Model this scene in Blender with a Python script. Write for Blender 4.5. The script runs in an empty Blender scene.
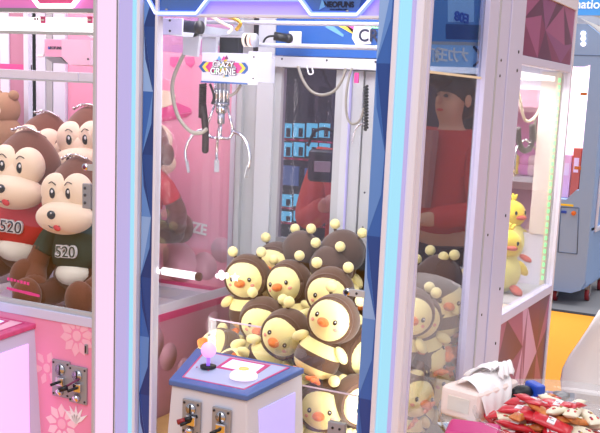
import bpy, bmesh, math, random
from mathutils import Vector, Matrix, Euler
random.seed(7)
sc = bpy.context.scene
COL = sc.collection
PI = math.pi
def R(d): return math.radians(d)

# ------------------------------------------------------------------ camera
CP = Vector((1.5827, -1.9909, 1.55)); YAW, PIT, ROL, F = 0.4501, 0.178, 0.0492, 983.198; PX, PY = 36.36, 55.66
_d = Vector((-math.sin(YAW)*math.cos(PIT), math.cos(YAW)*math.cos(PIT), -math.sin(PIT)))
_r = Vector((math.cos(YAW), math.sin(YAW), 0)); _u = _r.cross(_d)
_c, _s = math.cos(ROL), math.sin(ROL)
CR = _c*_r + _s*_u; CU = -_s*_r + _c*_u
cam = bpy.data.cameras.new('camera'); co = bpy.data.objects.new('camera', cam); COL.objects.link(co)
cam.sensor_width = 36; cam.lens = F/600*36; cam.shift_x = -PX/600; cam.shift_y = PY/600; cam.clip_start = .02; cam.clip_end = 100
m = Matrix((CR, CU, -_d)).transposed().to_4x4(); m.translation = CP
co.matrix_world = m; sc.camera = co
def at(x, y, X=None, Y=None, Z=None):
    v = (x-300-PX)/F*CR - (y-216.5-PY)/F*CU + _d
    t = (X-CP.x)/v.x if X is not None else (Y-CP.y)/v.y if Y is not None else (Z-CP.z)/v.z
    return CP + t*v

# ------------------------------------------------------------------ materials
def mat(name, col, rough=.5, metal=0, emit=None, es=1, noise=None, spec=.5, coat=0, sheen=0, bump=0, bscale=80, alpha=1):
    m = bpy.data.materials.new(name); m.use_nodes = True
    nt = m.node_tree; b = nt.nodes['Principled BSDF']
    c = (*col, 1) if len(col) == 3 else col
    b.inputs['Base Color'].default_value = c
    b.inputs['Roughness'].default_value = rough; b.inputs['Metallic'].default_value = metal
    b.inputs['Specular IOR Level'].default_value = spec
    b.inputs['Coat Weight'].default_value = coat; b.inputs['Sheen Weight'].default_value = sheen
    b.inputs['Alpha'].default_value = alpha
    if emit: b.inputs['Emission Color'].default_value = (*emit, 1); b.inputs['Emission Strength'].default_value = es
    tc = nt.nodes.new('ShaderNodeTexCoord')
    if noise:
        n = nt.nodes.new('ShaderNodeTexNoise'); n.inputs['Scale'].default_value = noise[0]; n.inputs['Detail'].default_value = 3
        nt.links.new(tc.outputs['Object'], n.inputs['Vector'])
        r = nt.nodes.new('ShaderNodeMix'); r.data_type = 'RGBA'
        r.inputs[6].default_value = tuple(max(0, x*(1-noise[1])) for x in c[:3])+(1,)
        r.inputs[7].default_value = tuple(min(1, x*(1+noise[1])) for x in c[:3])+(1,)
        nt.links.new(n.outputs['Fac'], r.inputs[0]); nt.links.new(r.outputs[2], b.inputs['Base Color'])
    if bump:
        n = nt.nodes.new('ShaderNodeTexNoise'); n.inputs['Scale'].default_value = bscale; n.inputs['Detail'].default_value = 2
        nt.links.new(tc.outputs['Object'], n.inputs['Vector'])
        bp = nt.nodes.new('ShaderNodeBump'); bp.inputs['Strength'].default_value = bump; bp.inputs['Distance'].default_value = .002
        nt.links.new(n.outputs['Fac'], bp.inputs['Height']); nt.links.new(bp.outputs[0], b.inputs['Normal'])
    return m
def glassm(name, tint=(1, 1, 1), ior=1.5, veil=0, vcol=(1, 1, 1)):
    m = bpy.data.materials.new(name); m.use_nodes = True; nt = m.node_tree; nt.nodes.clear()
    o = nt.nodes.new('ShaderNodeOutputMaterial'); t = nt.nodes.new('ShaderNodeBsdfTransparent'); g = nt.nodes.new('ShaderNodeBsdfGlossy')
    t.inputs[0].default_value = (*tint, 1); g.inputs['Roughness'].default_value = 0.01
    f = nt.nodes.new('ShaderNodeFresnel'); f.inputs['IOR'].default_value = ior
    mx = nt.nodes.new('ShaderNodeMixShader'); L = nt.links.new
    ge = nt.nodes.new('ShaderNodeNewGeometry'); iv = nt.nodes.new('ShaderNodeMath'); iv.operation = 'MULTIPLY_ADD'; iv.inputs[1].default_value = -1.8; iv.inputs[2].default_value = 1.8
    ml = nt.nodes.new('ShaderNodeMath'); ml.operation = 'MULTIPLY'; ml.use_clamp = True   # both faces of the pane counted once, on the side that is met first
    L(ge.outputs['Backfacing'], iv.inputs[0]); L(f.outputs[0], ml.inputs[0]); L(iv.outputs[0], ml.inputs[1])
    L(ml.outputs[0], mx.inputs[0]); L(g.outputs[0], mx.inputs[2])
    if veil:
        d = nt.nodes.new('ShaderNodeBsdfDiffuse'); d.inputs[0].default_value = (*vcol, 1)
        m2 = nt.nodes.new('ShaderNodeMixShader'); m2.inputs[0].default_value = veil
        L(t.outputs[0], m2.inputs[1]); L(d.outputs[0], m2.inputs[2]); L(m2.outputs[0], mx.inputs[1])
    else: L(t.outputs[0], mx.inputs[1])
    L(mx.outputs[0], o.inputs[0]); return m
def s(r, g, b):   # sRGB 0-255 -> linear
    return tuple(((c/255)/12.92 if c <= 10 else ((c/255+.055)/1.055)**2.4) for c in (r, g, b))
M = {}
def A(k, *a, **kw): M[k] = mat(k, *a, **kw); return M[k]
A('white_paint', s(228, 229, 246), .35, noise=(3, .02)); A('lav_paint', s(212, 211, 242), .32, noise=(3, .02))
A('alu', s(190, 192, 198), .45, .1, noise=(4, .04)); A('post_white', s(196, 198, 204), .45); A('alu_dark', s(150, 150, 152), .4, .6)
A('steel', s(186, 188, 198), .25, .8); A('chrome', s(225, 225, 232), .12, 1)
A('black', s(22, 22, 28), .4); A('rubber', s(30, 28, 30), .6); A('screw', s(70, 66, 70), .4, .7)
A('grey_cable', s(150, 145, 135), .5); A('brown_cord', s(48, 32, 34), .45); A('cream', s(246, 232, 202), .6)
A('led_cyan', s(70, 110, 130), .5, emit=s(168, 232, 255), es=.80); A('led_lav', s(110, 100, 140), .5, emit=s(204, 196, 252), es=.62)
A('led_pink', s(140, 110, 130), .5, emit=s(255, 220, 250), es=.82); A('led_blue', s(120, 150, 255), .4, emit=s(112, 128, 255), es=1.6)
A('led_core', (1, 1, 1), .4, emit=s(190, 226, 255), es=1.3)
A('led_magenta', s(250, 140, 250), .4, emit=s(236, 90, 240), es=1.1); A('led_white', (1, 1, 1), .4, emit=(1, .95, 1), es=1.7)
A('led_green', s(150, 250, 170), .4, emit=s(140, 250, 165), es=.9); A('lamp', (1, 1, 1), .4, emit=(1, .97, .98), es=1.6)
A('glow_panel', s(190, 180, 250), .4, emit=s(170, 165, 250), es=.55); A('glow_pink', s(250, 190, 250), .4, emit=s(252, 170, 246), es=.75)
BL = [A('facet_%s' % n, c, .3) for n, c in (('navy', s(36, 72, 148)), ('royal', s(54, 102, 184)), ('mid', s(96, 142, 214)), ('pale', s(142, 178, 232)), ('deep', s(30, 58, 128)))]
PK = [A('gem_%s' % n, c, .3) for n, c in (('plum', s(98, 42, 84)), ('rose', s(160, 84, 134)), ('wine', s(112, 34, 84)), ('blush', s(206, 160, 204)), ('violet', s(140, 74, 130)), ('rust', s(128, 50, 96)))]
A('banner_reflection_blue', s(84, 134, 196), .3, emit=s(60, 110, 180), es=.22); A('banner_reflection_pale', s(150, 190, 232), .3, emit=s(110, 160, 220), es=.25); A('hdr_blue', s(72, 108, 176), .3); A('hdr_lav', s(196, 180, 236), .4, emit=s(170, 150, 230), es=.18); A('hdr_pink', s(236, 132, 214), .35); A('hdr_rose', s(216, 84, 138), .4, noise=(60, .25))  # banner materials carry an added glow to brighten the mirrored banner
A('pink_panel', s(240, 150, 190), .35, noise=(5, .05)); A('pink_light', s(247, 186, 210), .4); A('rear_pink', s(244, 160, 190), .4); A('pink_pale', s(250, 214, 228), .4); A('magenta', s(212, 52, 128), .4)
A('mauve', s(196, 132, 160), .3, noise=(6, .1)); A('mauve_pale', s(214, 160, 182), .4)
A('blue_board', s(36, 92, 168), .3); A('blue_light', s(110, 170, 230), .35); A('yellow', s(250, 220, 70), .5); A('hotpink', s(235, 70, 150), .5)
A('txt_white', s(245, 245, 248), .5); A('txt_dark', s(20, 28, 60), .5)
A('grey_panel', s(180, 182, 186), .4); A('shade_sheet', s(40, 30, 36), .35)
A('bee_yellow', s(252, 236, 162), .85, sheen=.4, bump=.25, bscale=300); A('bee_brown', s(84, 58, 45), .85, sheen=.3, noise=(30, .18), bump=.3, bscale=250)
A('orange', s(234, 122, 50), .75, sheen=.3, bump=.2, bscale=300); A('eye', s(12, 12, 22), .15); A('cheek', s(240, 160, 140), .8)
A('mk_brown', s(112, 60, 38), .85, sheen=.3, noise=(18, .16), bump=.35, bscale=200); A('mk_dark', s(86, 42, 30), .85, sheen=.3, noise=(18, .2), bump=.3, bscale=200)
A('mk_skin', s(250, 226, 198), .85, sheen=.3, bump=.15, bscale=250); A('mk_belly', s(252, 246, 230), .85)
A('shirt_red', s(214, 30, 44), .7, bump=.2, bscale=300); A('shirt_green', s(16, 60, 52), .7, bump=.2, bscale=300); A('tongue', s(214, 40, 44), .6)
A('tan_plush', s(176, 136, 104), .9, noise=(20, .15), bump=.4, bscale=150)
A('duck_yellow', s(250, 224, 70), .85, sheen=.3, bump=.3, bscale=220); A('duck_pale', s(246, 238, 140), .85, sheen=.3, bump=.3, bscale=220); A('coral', s(214, 100, 80), .75)
A('wood', s(176, 138, 92), .5, noise=(25, .2))
A('carpet_orange', s(250, 168, 50), .95, noise=(120, .06), bump=.3, bscale=400); A('floor_grey', s(146, 146, 150), .8, noise=(2, .06)); A('carpet_edge', s(50, 50, 54), .8)
A('blue_cab', s(148, 180, 226), .4, noise=(2, .03)); A('blue_cab_dark', s(84, 112, 156), .4); A('cream_paint', s(232, 222, 212), .5); A('sign_blue', s(70, 140, 200), .4, emit=s(60, 130, 196), es=.25)
A('caster_red', s(150, 40, 50), .4); A('chair_white', s(236, 236, 238), .3); A('tissue', s(252, 248, 248), .8); A('tissue_pack', s(252, 232, 224), .5)
A('tissue_side', s(236, 226, 216), .5); A('foil_red', s(206, 34, 50), .3, coat=.3, noise=(60, .25)); A('foil_cream', s(240, 230, 205), .4, noise=(40, .06)); A('foil_gold', s(200, 160, 60), .25, .6)
A('foil_mix', s(220, 120, 60), .35, noise=(70, .7)); A('purple_dot', s(120, 50, 90), .5); A('tape_blue', s(40, 84, 200), .35); A('hot_case', s(206, 50, 128), .35); A('card', s(228, 240, 250), .5)
A('jacket_red', s(206, 30, 36), .7); A('jacket_orange', s(216, 84, 62), .7); A('skin', s(226, 176, 150), .55); A('hair', s(24, 18, 20), .5); A('lilac', s(190, 130, 140), .7); A('navy_cloth', s(26, 34, 60), .7)
A('backdrop_navy', s(28, 40, 80), .4); A('panel_white', s(225, 225, 232), .5); A('cab_shell', s(232, 226, 238), .4); A('vend_red', s(150, 50, 70), .45); A('vend_dark', s(44, 44, 60), .4)
A('slot_cyan', s(110, 210, 235), .4, emit=s(90, 200, 235), es=.7); A('screen_blue', s(90, 120, 170), .3, emit=s(80, 110, 160), es=.35)
A('joy_ball', s(240, 190, 240), .2, emit=s(250, 170, 245), es=.5); A('joy_shaft', s(170, 120, 250), .3, emit=s(150, 100, 250), es=.8); A('btn_white', s(250, 240, 250), .25, emit=(1, .9, 1), es=.4); A('btn_orange', s(255, 180, 110), .3, emit=s(255, 170, 90), es=.9)
A('console_print', s(186, 196, 232), .25); A('console_rim', s(84, 112, 178), .2); A('print_red', s(206, 70, 130), .4); A('display', s(210, 220, 255), .3, emit=s(205, 214, 255), es=.6); A('console_body', s(214, 217, 234), .35)
A('coin_plate', s(160, 160, 168), .4, .3); A('window_haze', s(226, 206, 224), .5)
M['glass'] = glassm('glass'); M['glass_side'] = glassm('glass_side', (.93, .93, .95), 1.5, .035, s(225, 222, 235)); M['glass_dark'] = glassm('glass_dark', (.78, .76, .84), 1.45, .04, s(120, 120, 150))
M['acrylic'] = glassm('acrylic', (.97, .98, .99), 1.35, .03); M['glass_table'] = glassm('glass_table', (.93, .97, .95), 1.5, .1); M['bowl_clear'] = glassm('bowl_clear', (.97, .97, .98), 1.45, .12)
M['tint_blue'] = glassm('tint_blue', (.84, .90, .97), 1.5, .04, s(80, 120, 190)); M['tint_gem'] = None

SPLIT = {'ceiling_lamp', 'star_reflection', 'window_frame', 'lamp_sticker', 'claw_arms'}
# ------------------------------------------------------------------ mesh helpers
class MB:
    def __init__(self): self.bm = bmesh.new(); self.mats = []
    def mi(self, m):
        m = M[m] if isinstance(m, str) else m
        if m not in self.mats: self.mats.append(m)
        return self.mats.index(m)
    def _fin(self, faces, m, smooth=False):
        i = self.mi(m)
        for f in faces: f.material_index = i; f.smooth = smooth
    def add(self, vs, fs, m, smooth=False):
        v = [self.bm.verts.new(p) for p in vs]; out = []
        for f in fs:
            try: out.append(self.bm.faces.new([v[i] for i in f]))
            except ValueError: pass
        self._fin(out, m, smooth); return self
    def box(self, a, b, m, bev=0, mtx=None):
        x0, y0, z0 = (min(p, q) for p, q in zip(a, b)); x1, y1, z1 = (max(p, q) for p, q in zip(a, b))
        t = bmesh.new()
        bmesh.ops.create_cube(t, size=1)
        for v in t.verts: v.co = Vector(((x0+x1)/2+v.co.x*(x1-x0), (y0+y1)/2+v.co.y*(y1-y0), (z0+z1)/2+v.co.z*(z1-z0)))
        if bev: bmesh.ops.bevel(t, geom=t.edges[:], offset=bev, segments=3, affect='EDGES', profile=.6)
        return self.merge(t, m, False, mtx)
    def merge(self, t, m, smooth=False, mtx=None):
        if mtx: bmesh.ops.transform(t, matrix=mtx, verts=t.verts[:])
        t.verts.index_update()
        vs = [self.bm.verts.new(v.co) for v in t.verts]; i = self.mi(m)
        for f in t.faces:
            try: nf = self.bm.faces.new([vs[v.index] for v in f.verts])
            except ValueError: continue
            nf.material_index = i; nf.smooth = smooth
        t.free(); return self
    def ell(self, c, r, m, seg=20, rings=12, mtx=None, rot=None):
        t = bmesh.new(); bmesh.ops.create_uvsphere(t, u_segments=seg, v_segments=rings, radius=1)
        r = (r, r, r) if isinstance(r, (int, float)) else r
        mm = Matrix.Translation(c) @ (Euler(rot).to_matrix().to_4x4() if rot else Matrix()) @ Matrix.Diagonal((*r, 1))
        if mtx: mm = mtx @ mm
        return self.merge(t, m, True, mm)
    def cyl(self, a, b, r, m, r2=None, seg=20, caps=True, smooth=True):
        a = Vector(a); b = Vector(b); d = b-a; t = bmesh.new()
        bmesh.ops.create_cone(t, cap_ends=caps, segments=seg, radius1=r, radius2=r if r2 is None else r2, depth=d.length)
        q = d.to_track_quat('Z', 'Y').to_matrix().to_4x4()
        return self.merge(t, m, smooth, Matrix.Translation((a+b)/2) @ q)
    def tube(self, pts, r, m, seg=8, smooth=True, sub=6):
        pts = [Vector(p) for p in pts]
        if sub > 1 and len(pts) > 2:
            o = []
            for i in range(len(pts)-1):
                p0 = pts[max(i-1, 0)]; p1 = pts[i]; p2 = pts[i+1]; p3 = pts[min(i+2, len(pts)-1)]
                for k in range(sub):
                    t = k/sub
                    o.append(.5*((2*p1)+(-p0+p2)*t+(2*p0-5*p1+4*p2-p3)*t*t+(-p0+3*p1-3*p2+p3)*t**3))
            o.append(pts[-1]); pts = o
        rings = []; n = len(pts); prev = None
        for i, p in enumerate(pts):
            d = (pts[min(i+1, n-1)]-pts[max(i-1, 0)]).normalized()
            if prev is None:
                u = d.orthogonal().normalized()
            else:
                u = (prev - d*prev.dot(d)).normalized()
            prev = u; w = d.cross(u); rr = r[min(i, len(r)-1)] if isinstance(r, list) else r
            rings.append([self.bm.verts.new(p+rr*(u*math.cos(2*PI*k/seg)+w*math.sin(2*PI*k/seg))) for k in range(seg)])
        fs = []
        for i in range(n-1):
            for k in range(seg): fs.append(self.bm.faces.new((rings[i][k], rings[i][(k+1) % seg], rings[i+1][(k+1) % seg], rings[i+1][k])))
        fs.append(self.bm.faces.new(rings[0][::-1])); fs.append(self.bm.faces.new(rings[-1]))
        self._fin(fs, m, smooth); return self
    def lathe(self, prof, m, c=(0, 0, 0), seg=28, mtx=None, smooth=True):
        t = bmesh.new(); rings = []
        for r, z in prof:
            rings.append([t.verts.new((r*math.cos(2*PI*k/seg)+c[0], r*math.sin(2*PI*k/seg)+c[1], z+c[2])) for k in range(seg)] if r > 1e-6 else [t.verts.new((c[0], c[1], z+c[2]))])
        for a, b in zip(rings, rings[1:]):
            for k in range(seg):
                q = [a[k % len(a)], a[(k+1) % len(a)], b[(k+1) % len(b)], b[k % len(b)]]; u = []
                for v in q:
                    if v not in u: u.append(v)
                if len(u) > 2: t.faces.new(u)
        return self.merge(t, m, smooth, mtx)
    def prism(self, poly, axis, a, b, m, bev=0):
        # poly in the two other axes; extruded along axis from a to b
        def P(p, t): return {'x': (t, p[0], p[1]), 'y': (p[0], t, p[1]), 'z': (p[0], p[1], t)}[axis]
        t = bmesh.new(); n = len(poly)
        v0 = [t.verts.new(P(p, a)) for p in poly]; v1 = [t.verts.new(P(p, b)) for p in poly]
        t.faces.new(v0[::-1]); t.faces.new(v1)
        for k in range(n): t.faces.new((v0[k], v0[(k+1) % n], v1[(k+1) % n], v1[k]))
        bmesh.ops.recalc_face_normals(t, faces=t.faces[:])
        if bev: bmesh.ops.bevel(t, geom=t.edges[:], offset=bev, segments=2, affect='EDGES')
        return self.merge(t, m)
    def build(self, name, parent=None, label=None, xf=None):
        if name in SPLIT:
            left = set(self.bm.verts); groups = []
            while left:
                st = [left.pop()]; g = set(st)
                while st:
                    v = st.pop()
                    for e in v.link_edges:
                        w = e.other_vert(v)
                        if w in left: left.discard(w); g.add(w); st.append(w)
                groups.append(g)
            if len(groups) > 1:
                out = None
                for g in groups:
                    n = MB(); n.mats = list(self.mats); mp = {v: n.bm.verts.new(v.co) for v in g}
                    for f in self.bm.faces:
                        if f.verts[0] in g: nf = n.bm.faces.new([mp[v] for v in f.verts]); nf.material_index = f.material_index; nf.smooth = f.smooth
                    out = n.build(name, parent, label)
                self.bm.free(); return out
        bmesh.ops.recalc_face_normals(self.bm, faces=self.bm.faces[:])
        me = bpy.data.meshes.new(name); self.bm.to_mesh(me); self.bm.free()
        for m in self.mats: me.materials.append(m)
        o = bpy.data.objects.new(name, me); COL.objects.link(o)
        if parent: o.parent = parent; o.matrix_parent_inverse = INV.get(parent.name, Matrix())
        if label: o['label'] = label
        return o
INV = {}
def invof(o):
    m = Matrix.LocRotScale(o.location, o.rotation_euler, o.scale) if o.type == 'EMPTY' else Matrix()
    return m.inverted()
def root(name, label, cat, loc=(0, 0, 0), group=None, world=False):
    o = bpy.data.objects.new(name, None); COL.objects.link(o); o.location = loc; o.empty_display_size = .05
    o['label'] = label; o['category'] = cat
    if group: o['group'] = group
    if world: INV[o.name] = Matrix.Translation(loc).inverted()
    return o
def tag(o, label, cat, group=None, kind=None):
    o['label'] = label; o['category'] = cat
    if group: o['group'] = group
    if kind: o['kind'] = kind
    return o
def struct(o, label=None):
    o['kind'] = 'structure'
    if label: o['label'] = label
    return o
def text(name, body, size, mtx, m, parent=None, ext=.0006, bold=0, sx=1):
    cu = bpy.data.curves.new(name, 'FONT'); cu.body = body; cu.size = size; cu.extrude = ext; cu.offset = bold
    cu.align_x = 'CENTER'; cu.align_y = 'CENTER'; cu.materials.append(M[m])
    o = bpy.data.objects.new(name, cu); COL.objects.link(o)
    bpy.context.view_layer.update()
    me = bpy.data.meshes.new_from_object(o.evaluated_get(bpy.context.evaluated_depsgraph_get())); bpy.data.objects.remove(o)
    if not me.materials: me.materials.append(M[m])
    o = bpy.data.objects.new(name, me); COL.objects.link(o)
    o.matrix_local = mtx @ Matrix.Diagonal((sx, 1, 1, 1))
    if parent:
        o.parent = parent; o.matrix_parent_inverse = INV.get(parent.name, Matrix())
    return o
def FY(x, y, z, rz=0, tilt=0):   # text frame: reads from -Y side
    return Matrix.Translation((x, y, z)) @ Matrix.Rotation(R(rz), 4, 'Z') @ Matrix.Rotation(R(90), 4, 'X') @ Matrix.Rotation(R(tilt), 4, 'Z')
def copy_tree(o, parent=None):
    c = o.copy(); COL.objects.link(c)
    if parent: c.parent = parent
    for ch in o.children: copy_tree(ch, c)
    return c

# ------------------------------------------------------------------ the setting
b = MB(); b.box((-9, -6, -.05), (9, 5.43, 0), 'carpet_orange'); struct(b.build('floor'), 'orange carpet')
b = MB(); b.box((-9, 5.43, -.05), (9, 16, -.002), 'floor_grey'); b.box((-9, 5.40, -.04), (9, 5.47, .004), 'carpet_edge'); struct(b.build('floor'), 'grey hall floor beyond the orange carpet')
b = MB(); b.box((-9, 15.9, -.05), (9, 16, 5), 'cream_paint'); struct(b.build('wall_back'))
b = MB()
b.box((2.05, 4.6, 1.0), (4.6, 4.7, 3.2), 'backdrop_navy'); b.box((2.05, 4.55, 0), (4.6, 4.7, 1.0), 'panel_white')
struct(b.build('added_backdrop'))  # unseen dark wall added to darken what the side glass mirrors

# ------------------------------------------------------------------ generic claw machine cabinet
def cabinet(name, label, x0, led, panelmats, win_z, floor_z, group):
    rt = root(name, label, 'claw machine', (x0+.4, .3, 0), group, world=True)
    X = lambda t: x0+t
    return rt, X

def facets(b, side, x0, x1, y, z0, z1, pal, seed, n=9, axis='y'):
    rnd = random.Random(seed); zs = [z0+(z1-z0)*k/n for k in range(n+1)]
    mid = [(x0+(x1-x0)*(.25+.5*rnd.random()), z+(rnd.random()-.5)*(z1-z0)/n*.7) for z in zs]
    def add(p, q, r_, m):
        if axis == 'y': b.add([(p[0], y, p[1]), (q[0], y, q[1]), (r_[0], y, r_[1])], [(0, 1, 2)], m)
        else: b.add([(y, p[0], p[1]), (y, q[0], q[1]), (y, r_[0], r_[1])], [(0, 1, 2)], m)
    mid[0] = (mid[0][0], z0); mid[-1] = (mid[-1][0], z1)
    last = None
    for k in range(n):
        a0, a1, m0, m1, c0, c1 = (x0, zs[k]), (x0, zs[k+1]), mid[k], mid[k+1], (x1, zs[k]), (x1, zs[k+1])
        for tri in ((a0, m0, m1), (a0, m1, a1), (m0, c0, c1), (m0, c1, m1)):
            ch = rnd.choice([p for p in pal if p is not last]); last = ch; add(*tri, ch)
def zigzag(b, x0, x1, y, z0, z1, dark, light, n, flip=False, seed=1):
    # a printed panel: dark and pale long triangles meeting in a zigzag
    rnd = random.Random(seed); k = 0; z = z0
    h = (z1-z0)/n; xs = [(x0 if i % 2 else x0+(x1-x0)*.85) for i in range(n+1)]
    if flip: xs = [x0+x1-v for v in xs]
    zs = [z0+h*i for i in range(n+1)]
    for i in range(n):
        L0, L1 = (x0, zs[i]), (x0, zs[i+1]); P0, P1 = (xs[i], zs[i]), (xs[i+1], zs[i+1]); Q0, Q1 = (x1, zs[i]), (x1, zs[i+1])
        b.add([(p[0], y, p[1]) for p in (L0, P0, P1, L1)], [(0, 1, 2), (0, 2, 3)], light[i % len(light)])
        b.add([(p[0], y, p[1]) for p in (P0, Q0, Q1, P1)], [(0, 1, 2), (0, 2, 3)], dark[i % len(dark)])
        mid = ((P0[0]+P1[0])/2, (P0[1]+P1[1])/2)
        b.add([(P0[0], y-.0006, P0[1]), (P1[0], y-.0006, P1[1]), ((x1 if i % 2 else x0)*.6+mid[0]*.4, y-.0006, mid[1])], [(0, 1, 2)], (light if i % 2 else dark)[(i+1) % 2])

ZT = 2.0
# ================================================================== MAIN MACHINE
G = 'row of claw machines'
mm = root('claw_machine', 'blue faceted claw machine full of bee chick plush toys, centre of the picture', 'claw machine', (.4, .3, 0), G, world=True)
# cabinet base
b = MB(); b.box((.0, .0, .04), (.8, .6, .60), 'cab_shell', .006); b.box((.03, .03, 0), (.77, .57, .05), 'black'); b.build('cabinet_base', mm)
b = MB(); b.box((.012, .02, .60), (.788, .58, .64), 'wood'); b.build('prize_floor', mm, 'wood-coloured prize floor')
# front light pillars
def pillar(xa, flip, led, name='light_pillar', par=mm, trim='white_paint', z0=.04, z1=ZT, ow=.020, iw=.056, tw=.013):
    s_ = -1 if flip else 1
    X = lambda t: xa+s_*t
    b = MB()
    b.box((X(0), 0, z0), (X(.020), .035, z1), trim); b.box((X(0), -.012, z0), (X(ow-.001), .0, z1), trim, min(.003, ow*.3))
    b.box((X(iw), -.014, z0), (X(iw+tw), .03, z1), trim, .003)
    p = b.build(name, par)
    b = MB(); b.prism([(X(ow-.001), 0.001), (X(ow-.001), -.008), (X(ow+.006), -.016), (X(iw-.007), -.016), (X(iw), -.008), (X(iw), .001)], 'z', z0, z1, led)
    b.build('light_strip', p, 'glowing light strip'); return p
pillar(0, False, 'led_lav', ow=.003, iw=.047, tw=.020); pillar(.8, True, 'led_cyan')
b = MB(); b.box((.048, -.0165, .04), (.058, -.0135, ZT), 'led_cyan'); b.build('light_edge', mm, 'thin pale cyan light line'); b = MB(); b.box((.775, -.0175, .04), (.7815, -.008, ZT), 'led_lav'); b.build('light_edge', mm, 'thin lavender light line')
b = MB(); zigzag(b, .07, .105, .0, .3, ZT, [BL[0], BL[4]], [BL[2], BL[1], BL[3]], 11, seed=3); b.box((.07, .0008, .3), (.105, .012, ZT), BL[0])
b.box((.105, -.004, .3), (.113, .02, ZT), 'white_paint', .002); b.build('facet_panel', mm, 'blue faceted print on the left of the window')
b = MB(); zigzag(b, .692, .730, .0, .3, ZT, [BL[0], BL[1]], [BL[2], BL[3], BL[2]], 9, seed=5); b.box((.692, .0008, .3), (.730, .012, ZT), BL[0])
b.build('facet_panel', mm, 'blue faceted print on the right of the window')
# front lower frame + glass
b = MB(); b.box((.105, .002, .58), (.692, .02, .628), 'white_paint', .003); b.build('window_rail', mm)
b = MB(); b.box((.113, .012, .628), (.692, .015, 1.72), 'glass'); b.build('front_glass', mm)
b = MB(); zz = at(350, 395, Y=0).z; b.box((.30, .004, .64), (.69, .008, zz), 'acrylic'); b.box((.30, .003, zz-.002), (.69, .009, zz), 'window_haze'); b.build('lower_glass_door', mm)
b = MB(); c = at(338, 427, Y=0); b.box((c.x-.022, -.012, c.z-.02), (c.x+.022, .003, c.z+.014), 'coin_plate', .003); b.cyl((c.x-.008, -.014, c.z), (c.x-.008, -.01, c.z), .003, 'black'); b.cyl((c.x+.01, -.014, c.z), (c.x+.01, -.01, c.z), .003, 'black'); b.build('door_hinge', mm)
# round lock on the front glass
c = at(347, 292, Y=0); b = MB(); b.cyl((c.x, .012, c.z), (c.x, -.004, c.z), .0085, 'chrome'); b.cyl((c.x, -.004, c.z), (c.x, -.0045, c.z), .0055, 'black'); b.box((c.x+.005, -.002, c.z-.008), (c.x+.045, .006, c.z+.008), 'alu', .001)
b.cyl((c.x+.025, -.003, c.z), (c.x+.025, -.001, c.z), .003, 'screw'); b.build('glass_lock', mm, 'chrome round lock with a bracket')
# header
b = MB(); b.box((.114, .012, 1.722), (.692, .04, ZT), 'hdr_lav'); b.box((.106, .0, 1.7165), (.692, .03, 1.7225), 'white_paint')
hd = b.build('header', mm)
hexpts = [(.0798, 1.76), (.1051, 1.7225), (.2225, 1.7225), (.254, 1.757), (.4968, 1.757), (.527, 1.7235), (.6405, 1.7235), (.676, 1.762)]
low = [(.0798, 1.76)]; poly = [(.072, ZT)]+[(x, z+.003) for x, z in hexpts]+[(.69, ZT)]
b = MB(); b.prism(poly, 'y', .004, .014, 'hdr_blue'); b.add([(.08, .0035, 1.77), (.11, .0035, 1.725), (.13, .0035, 1.80)], [(0, 1, 2)], BL[1]); b.add([(.67, .0035, 1.765), (.64, .0035, 1.727), (.655, .0035, 1.80)], [(0, 1, 2)], BL[0]); b.build('header_panel', hd, 'blue header panel')
b = MB()
ex = [(.068, 1.79)]+hexpts+[(.70, 1.80)]
for p, q in zip(ex, ex[1:]):
    b.cyl((p[0], .002, p[1]), (q[0], .002, q[1]), .0062, 'led_blue', seg=10)
b.build('header_light_tube', hd, 'glowing blue tube')
b = MB()
for p, q in zip(ex, ex[1:]): b.cyl((p[0], -.004, p[1]), (q[0], -.004, q[1]), .0028, 'led_core', seg=8)
b.build('header_light_core', hd)
c = at(338, 3.5, Y=0); text('lettering', 'NEOFUNS', .0165, FY(c.x, .0028, c.z-.002), 'txt_dark', hd, bold=.0006, sx=1.0)
c = at(338, 8.2, Y=0); text('lettering', 'www.neofuns.com', .0058, FY(c.x, .0028, c.z-.002), 'txt_dark', hd)
c = at(322, 5, Y=0); b = MB(); b.prism([(c.x-.008, c.z-.01), (c.x+.006, c.z-.004), (c.x+.004, c.z+.004), (c.x-.002, c.z+.012)], 'y', .002, .004, 'blue_light'); b.build('logo_mark', hd)
c = at(347, 11.5, Y=0); b = MB(); b.cyl((c.x, .004, c.z), (c.x, .0, c.z), .0035, 'coin_plate'); b.build('screw', hd)
c = at(166, 10, Y=0); b = MB(); b.cyl((c.x, .004, c.z), (c.x, .0, c.z), .0035, 'coin_plate'); b.build('screw', hd)
b = MB(); b.box((.0, 0, 1.98), (.8, .6, 2.0), 'cab_shell'); b.box((.005, .005, 1.94), (.795, .595, 1.98), 'cab_shell'); b.build('roof', mm)
b = MB(); b.box((.14, .06, 1.925), (.66, .09, 1.94), 'lamp'); b.box((.14, .48, 1.925), (.66, .51, 1.94), 'lamp'); b.build('ceiling_lamp', mm)
# right side
b = MB(); b.box((.785, .026, .60), (.803, .036, ZT), 'lav_paint'); b.box((.782, .424, .04), (.803, .60, ZT), 'lav_paint', .002); b.box((.803, .50, .04), (.806, .508, ZT), 'alu')
for z in (.98, 1.20, 1.62, 1.66): b.cyl((.802, .545, z), (.8045, .545, z), .0035, 'screw', seg=12)
b.box((.785, .036, .60), (.803, .424, .625), 'lav_paint'); b.build('side_frame', mm)
b = MB(); b.box((.788, .036, .62), (.791, .424, 1.612), 'glass_side'); b.build('side_glass', mm)
b = MB(); b.box((.786, .036, 1.612), (.790, .424, ZT), 'tint_blue')
b.box((.7905, .036, 1.607), (.793, .424, 1.6125), 'cream'); b.build('side_header_glass', mm, 'blue tinted header glass')
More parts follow.
